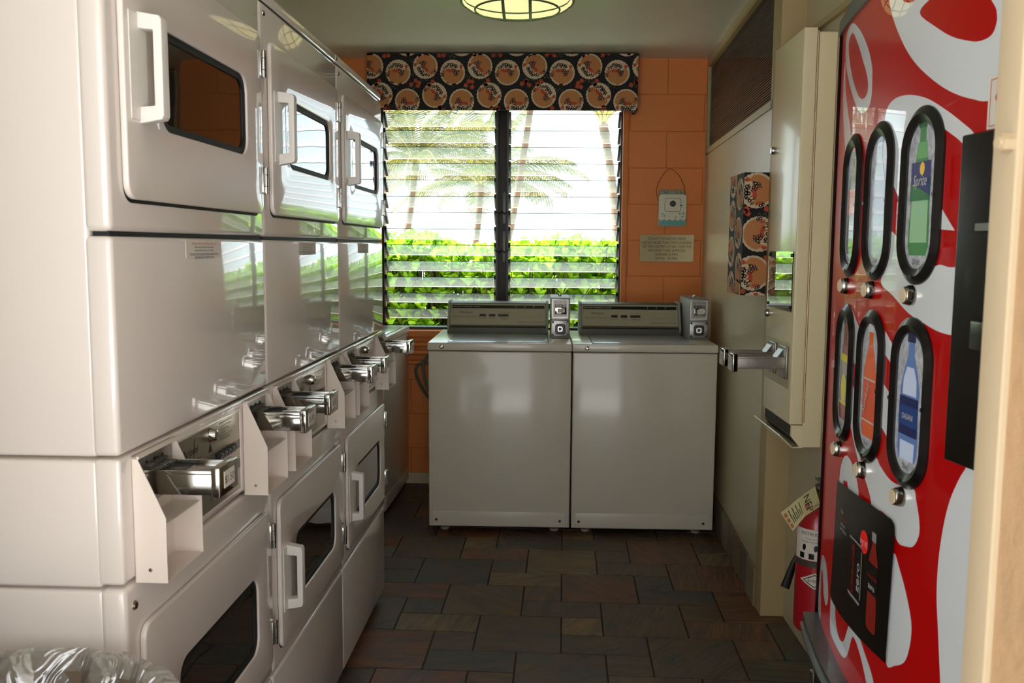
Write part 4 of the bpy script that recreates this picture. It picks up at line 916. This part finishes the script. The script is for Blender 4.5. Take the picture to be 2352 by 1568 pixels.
# ---------------------------------------------------------------- outdoors
struct(MB().box(-60, 60, 5.25, 120, -.25, -.12, mat('sandy lawn', (196, 194, 176), .9, noise=(3, .2))).build('ground_back', smooth=0))
struct(MB().box(-8, 8, -2.2, .7, -.15, -.012, mat('walkway concrete', (182, 180, 178), .8, noise=(6, .08))).build('ground_front', smooth=0))
struct(MB().box(-60, 60, -60, -2.2, -.15, -.05, mat('pale bounce paving', (200, 200, 200), .9, noise=(3, .08))).build('ground_bounce', smooth=0))  # unseen pale ground, added to bounce sunlight deep through the doorway
struct(MB().box(-3.6, 3.4, 6.6, 9.6, -.13, -.10, mat('shaded soil', (74, 58, 40), .9, noise=(6, .3))).build('ground_bed', smooth=0))  # dark soil sheet, the hedge's shade is put into its colour
def leafmat(name, c1, c2, tr=.5):
    m = bpy.data.materials.new(name); m.use_nodes = True; nt = m.node_tree; N = nt.nodes; L = nt.links
    N.remove(N['Principled BSDF']); out = N['Material Output']
    tc = N.new('ShaderNodeTexCoord'); nz = N.new('ShaderNodeTexNoise'); nz.inputs['Scale'].default_value = 9; L.new(tc.outputs['Object'], nz.inputs[0])
    cr_ = N.new('ShaderNodeValToRGB'); cr_.color_ramp.elements[0].color = lin(c1)+(1,); cr_.color_ramp.elements[1].color = lin(c2)+(1,); cr_.color_ramp.elements[0].position = .35; cr_.color_ramp.elements[1].position = .65; L.new(nz.outputs['Fac'], cr_.inputs[0])
    d = N.new('ShaderNodeBsdfDiffuse'); t = N.new('ShaderNodeBsdfTranslucent'); g = N.new('ShaderNodeBsdfGlossy'); g.inputs['Roughness'].default_value = .3
    L.new(cr_.outputs[0], d.inputs[0]); L.new(cr_.outputs[0], t.inputs[0])
    m1 = N.new('ShaderNodeMixShader'); m1.inputs[0].default_value = tr; L.new(d.outputs[0], m1.inputs[1]); L.new(t.outputs[0], m1.inputs[2])
    m2 = N.new('ShaderNodeMixShader'); m2.inputs[0].default_value = .06; L.new(m1.outputs[0], m2.inputs[1]); L.new(g.outputs[0], m2.inputs[2]); L.new(m2.outputs[0], out.inputs[0]); return m
HL = leafmat('hedge leaf', (96, 150, 22), (158, 200, 48), .55)
STEM = mat('woody stem', (58, 56, 34), .8)
def hedge():
    rr = random.Random(4); vs = []; fs = []; sv = MB()
    def leaf(p, d, up_, L_, W_):
        d = d.normalized(); s = d.cross(up_)
        if s.length < 1e-3: s = Vector((1, 0, 0))
        s.normalize(); nrm = s.cross(d); o = len(vs)
        for t, w_, c in ((0, .06, 0), (.35, .45, .02), (.7, 1, .02), (.92, .75, -.02), (1.03, .0, -.06)):
            cpt = p+d*L_*t+nrm*(c*L_)
            if w_ == 0: vs.append(cpt)
            else: vs.append(cpt-s*W_*w_*.5+nrm*.12*W_*w_); vs.append(cpt+s*W_*w_*.5+nrm*.12*W_*w_)
        for k in range(3): fs.append((o+2*k, o+2*k+1, o+2*k+3, o+2*k+2))
        fs.append((o+6, o+7, o+8))
    def rosette(p, tilt, n_, L_):
        t0 = rr.uniform(0, 6.28)
        for i in range(n_):
            a_ = t0+i*2.4; el = radians(32+54*(i/n_))
            d = Vector((cos(a_)*cos(el), sin(a_)*cos(el), sin(el)))+tilt
            leaf(p+Vector((0, 0, -.02*(1-i/n_))), d, Vector((0, 0, 1)), L_*rr.uniform(.75, 1.1), L_*rr.uniform(.38, .5))
    for k in range(7600):
        x = rr.uniform(-3.4, 3.2); y = 6.75+abs(rr.gauss(0, .45)) if k % 3 else rr.uniform(6.75, 9.0)
        top = 1.22+.02*sin(x*2.3)+.02*sin(x*5.1+1)+.05*(x < -.7)+rr.uniform(-.05, .10)
        z = rr.uniform(.0, top) if k % 3 else top+rr.uniform(-.08, .02)
        if y < 6.95: z -= 0
        tilt = Vector((rr.uniform(-.3, .3), -.28 if k % 3 else rr.uniform(-.2, .1), rr.uniform(-.1, .4)))
        rosette(Vector((x, y, z)), tilt, rr.randint(6, 9), rr.uniform(.085, .125))
        if k % 6 == 0: sv.tube([(x+rr.uniform(-.1, .1), y+.15, -.12), (x, y+.08, z*.6), (x, y, z)], [.01, .008, .005], STEM, 5)
    me = bpy.data.meshes.new('hedge'); me.from_pydata([tuple(v) for v in vs], [], fs); me.materials.append(HL)
    me.polygons.foreach_set('use_smooth', [True]*len(me.polygons))
    R = thing('hedge', 'bright green broad leaved hedge outside the louvred window', 'hedge', (0, 0, 0))
    o = bpy.data.objects.new('foliage', me); COL.objects.link(o); o.parent = R
    sv.build('stems', R)
hedge()
FR1 = leafmat('palm frond', (38, 60, 18), (112, 104, 40), .4); TRK = mat('palm bark', (104, 86, 72), .9, bump=(30, .02, 3), noise=(10, .3)); RCH = mat('palm rib', (150, 140, 74), .6)
def palm(loc, top, r, fl, nf, seed, label, droop=1.0, elmin=-20):
    rr = random.Random(seed)
    R = thing('palm_tree', label, 'palm tree', loc, 0, 'coconut palms beyond the hedge')
    T = Vector(top)-Vector(loc); P = []
    for i in range(9):
        t = i/8; P.append(Vector((T.x*t+.08*sin(t*3), T.y*t, T.z*t)))
    P[-1] = T
    t_ = MB(); pts = []; rad = []
    for i in range(40):
        t = i/39; k = min(int(t*8), 7); f_ = t*8-k; pts.append(P[k].lerp(P[k+1], f_)); rad.append(r*(1.15-.3*t)*(1+.06*((i % 2)*2-1))*(1.25 if t > .93 else 1))
    t_.tube(pts, rad, TRK, 12); t_.build('trunk', R)
    lf = []; ff = []; rb_ = MB()
    for k in range(nf):
        az = k*2.4+rr.uniform(-.2, .2); el = radians(rr.uniform(elmin, 78)); L_ = fl*rr.uniform(.8, 1.1)
        p = T.copy(); d = Vector((cos(az)*cos(el), sin(az)*cos(el), sin(el))); path = [p.copy()]
        for s in range(14):
            d = (d+Vector((0, 0, -.13*droop))).normalized(); p = p+d*L_/14; path.append(p.copy())
        rb_.tube(path, [.025*(1-.85*i/14) for i in range(15)], RCH, 5)
        for s in range(40):
            t = 1.4+s*.31; i = min(int(t), 13); q = path[i].lerp(path[i+1], t-i); dd_ = (path[i+1]-path[i]).normalized(); sd_ = dd_.cross(Vector((0, 0, 1)))
            if sd_.length < .1: sd_ = Vector((1, 0, 0))
            sd_.normalize(); ll = .80*fl/3*(sin(pi*(t+1)/17))*rr.uniform(.85, 1.1)
            for sg in (-1, 1):
                e = (sd_*sg*.8+dd_*.6+Vector((0, 0, -.25))).normalized(); m_ = q+e*ll*.55; e2 = (e+Vector((0, 0, -.6*droop))).normalized(); tp = m_+e2*ll*.5
                w_ = dd_*.021*fl/3; o = len(lf)
                lf.extend([q-w_, q+w_, m_+w_, m_-w_, tp]); ff.extend([(o, o+1, o+2, o+3), (o+3, o+2, o+4)])
    me = bpy.data.meshes.new('fronds'); me.from_pydata([tuple(v) for v in lf], [], ff); me.materials.append(FR1)
    o = bpy.data.objects.new('fronds', me); COL.objects.link(o); o.parent = R
    rb_.build('frond_ribs', R)
palm((1.50, 16, -.12), (1.12, 16, 3.45), .078, 3.2, 12, 3, 'nearest coconut palm, its thick trunk in the right half of the window', .55, 48)
palm((-1.0, 20, -.12), (-.12, 20, 4.8), .080, 2.7, 18, 5, 'leaning coconut palm whose slim trunk stands just right of the window mullion', .72, 8)
palm((-2.4, 31, -.12), (-1.93, 31, 3.38), .112, 3.7, 22, 8, 'low coconut palm with a wide crown in the middle of the left window bay', .72, 8)
palm((-3.85, 24, -.12), (-3.2, 24, 3.55), .088, 3.0, 22, 12, 'leftmost coconut palm through the left window bay', .72, 8)
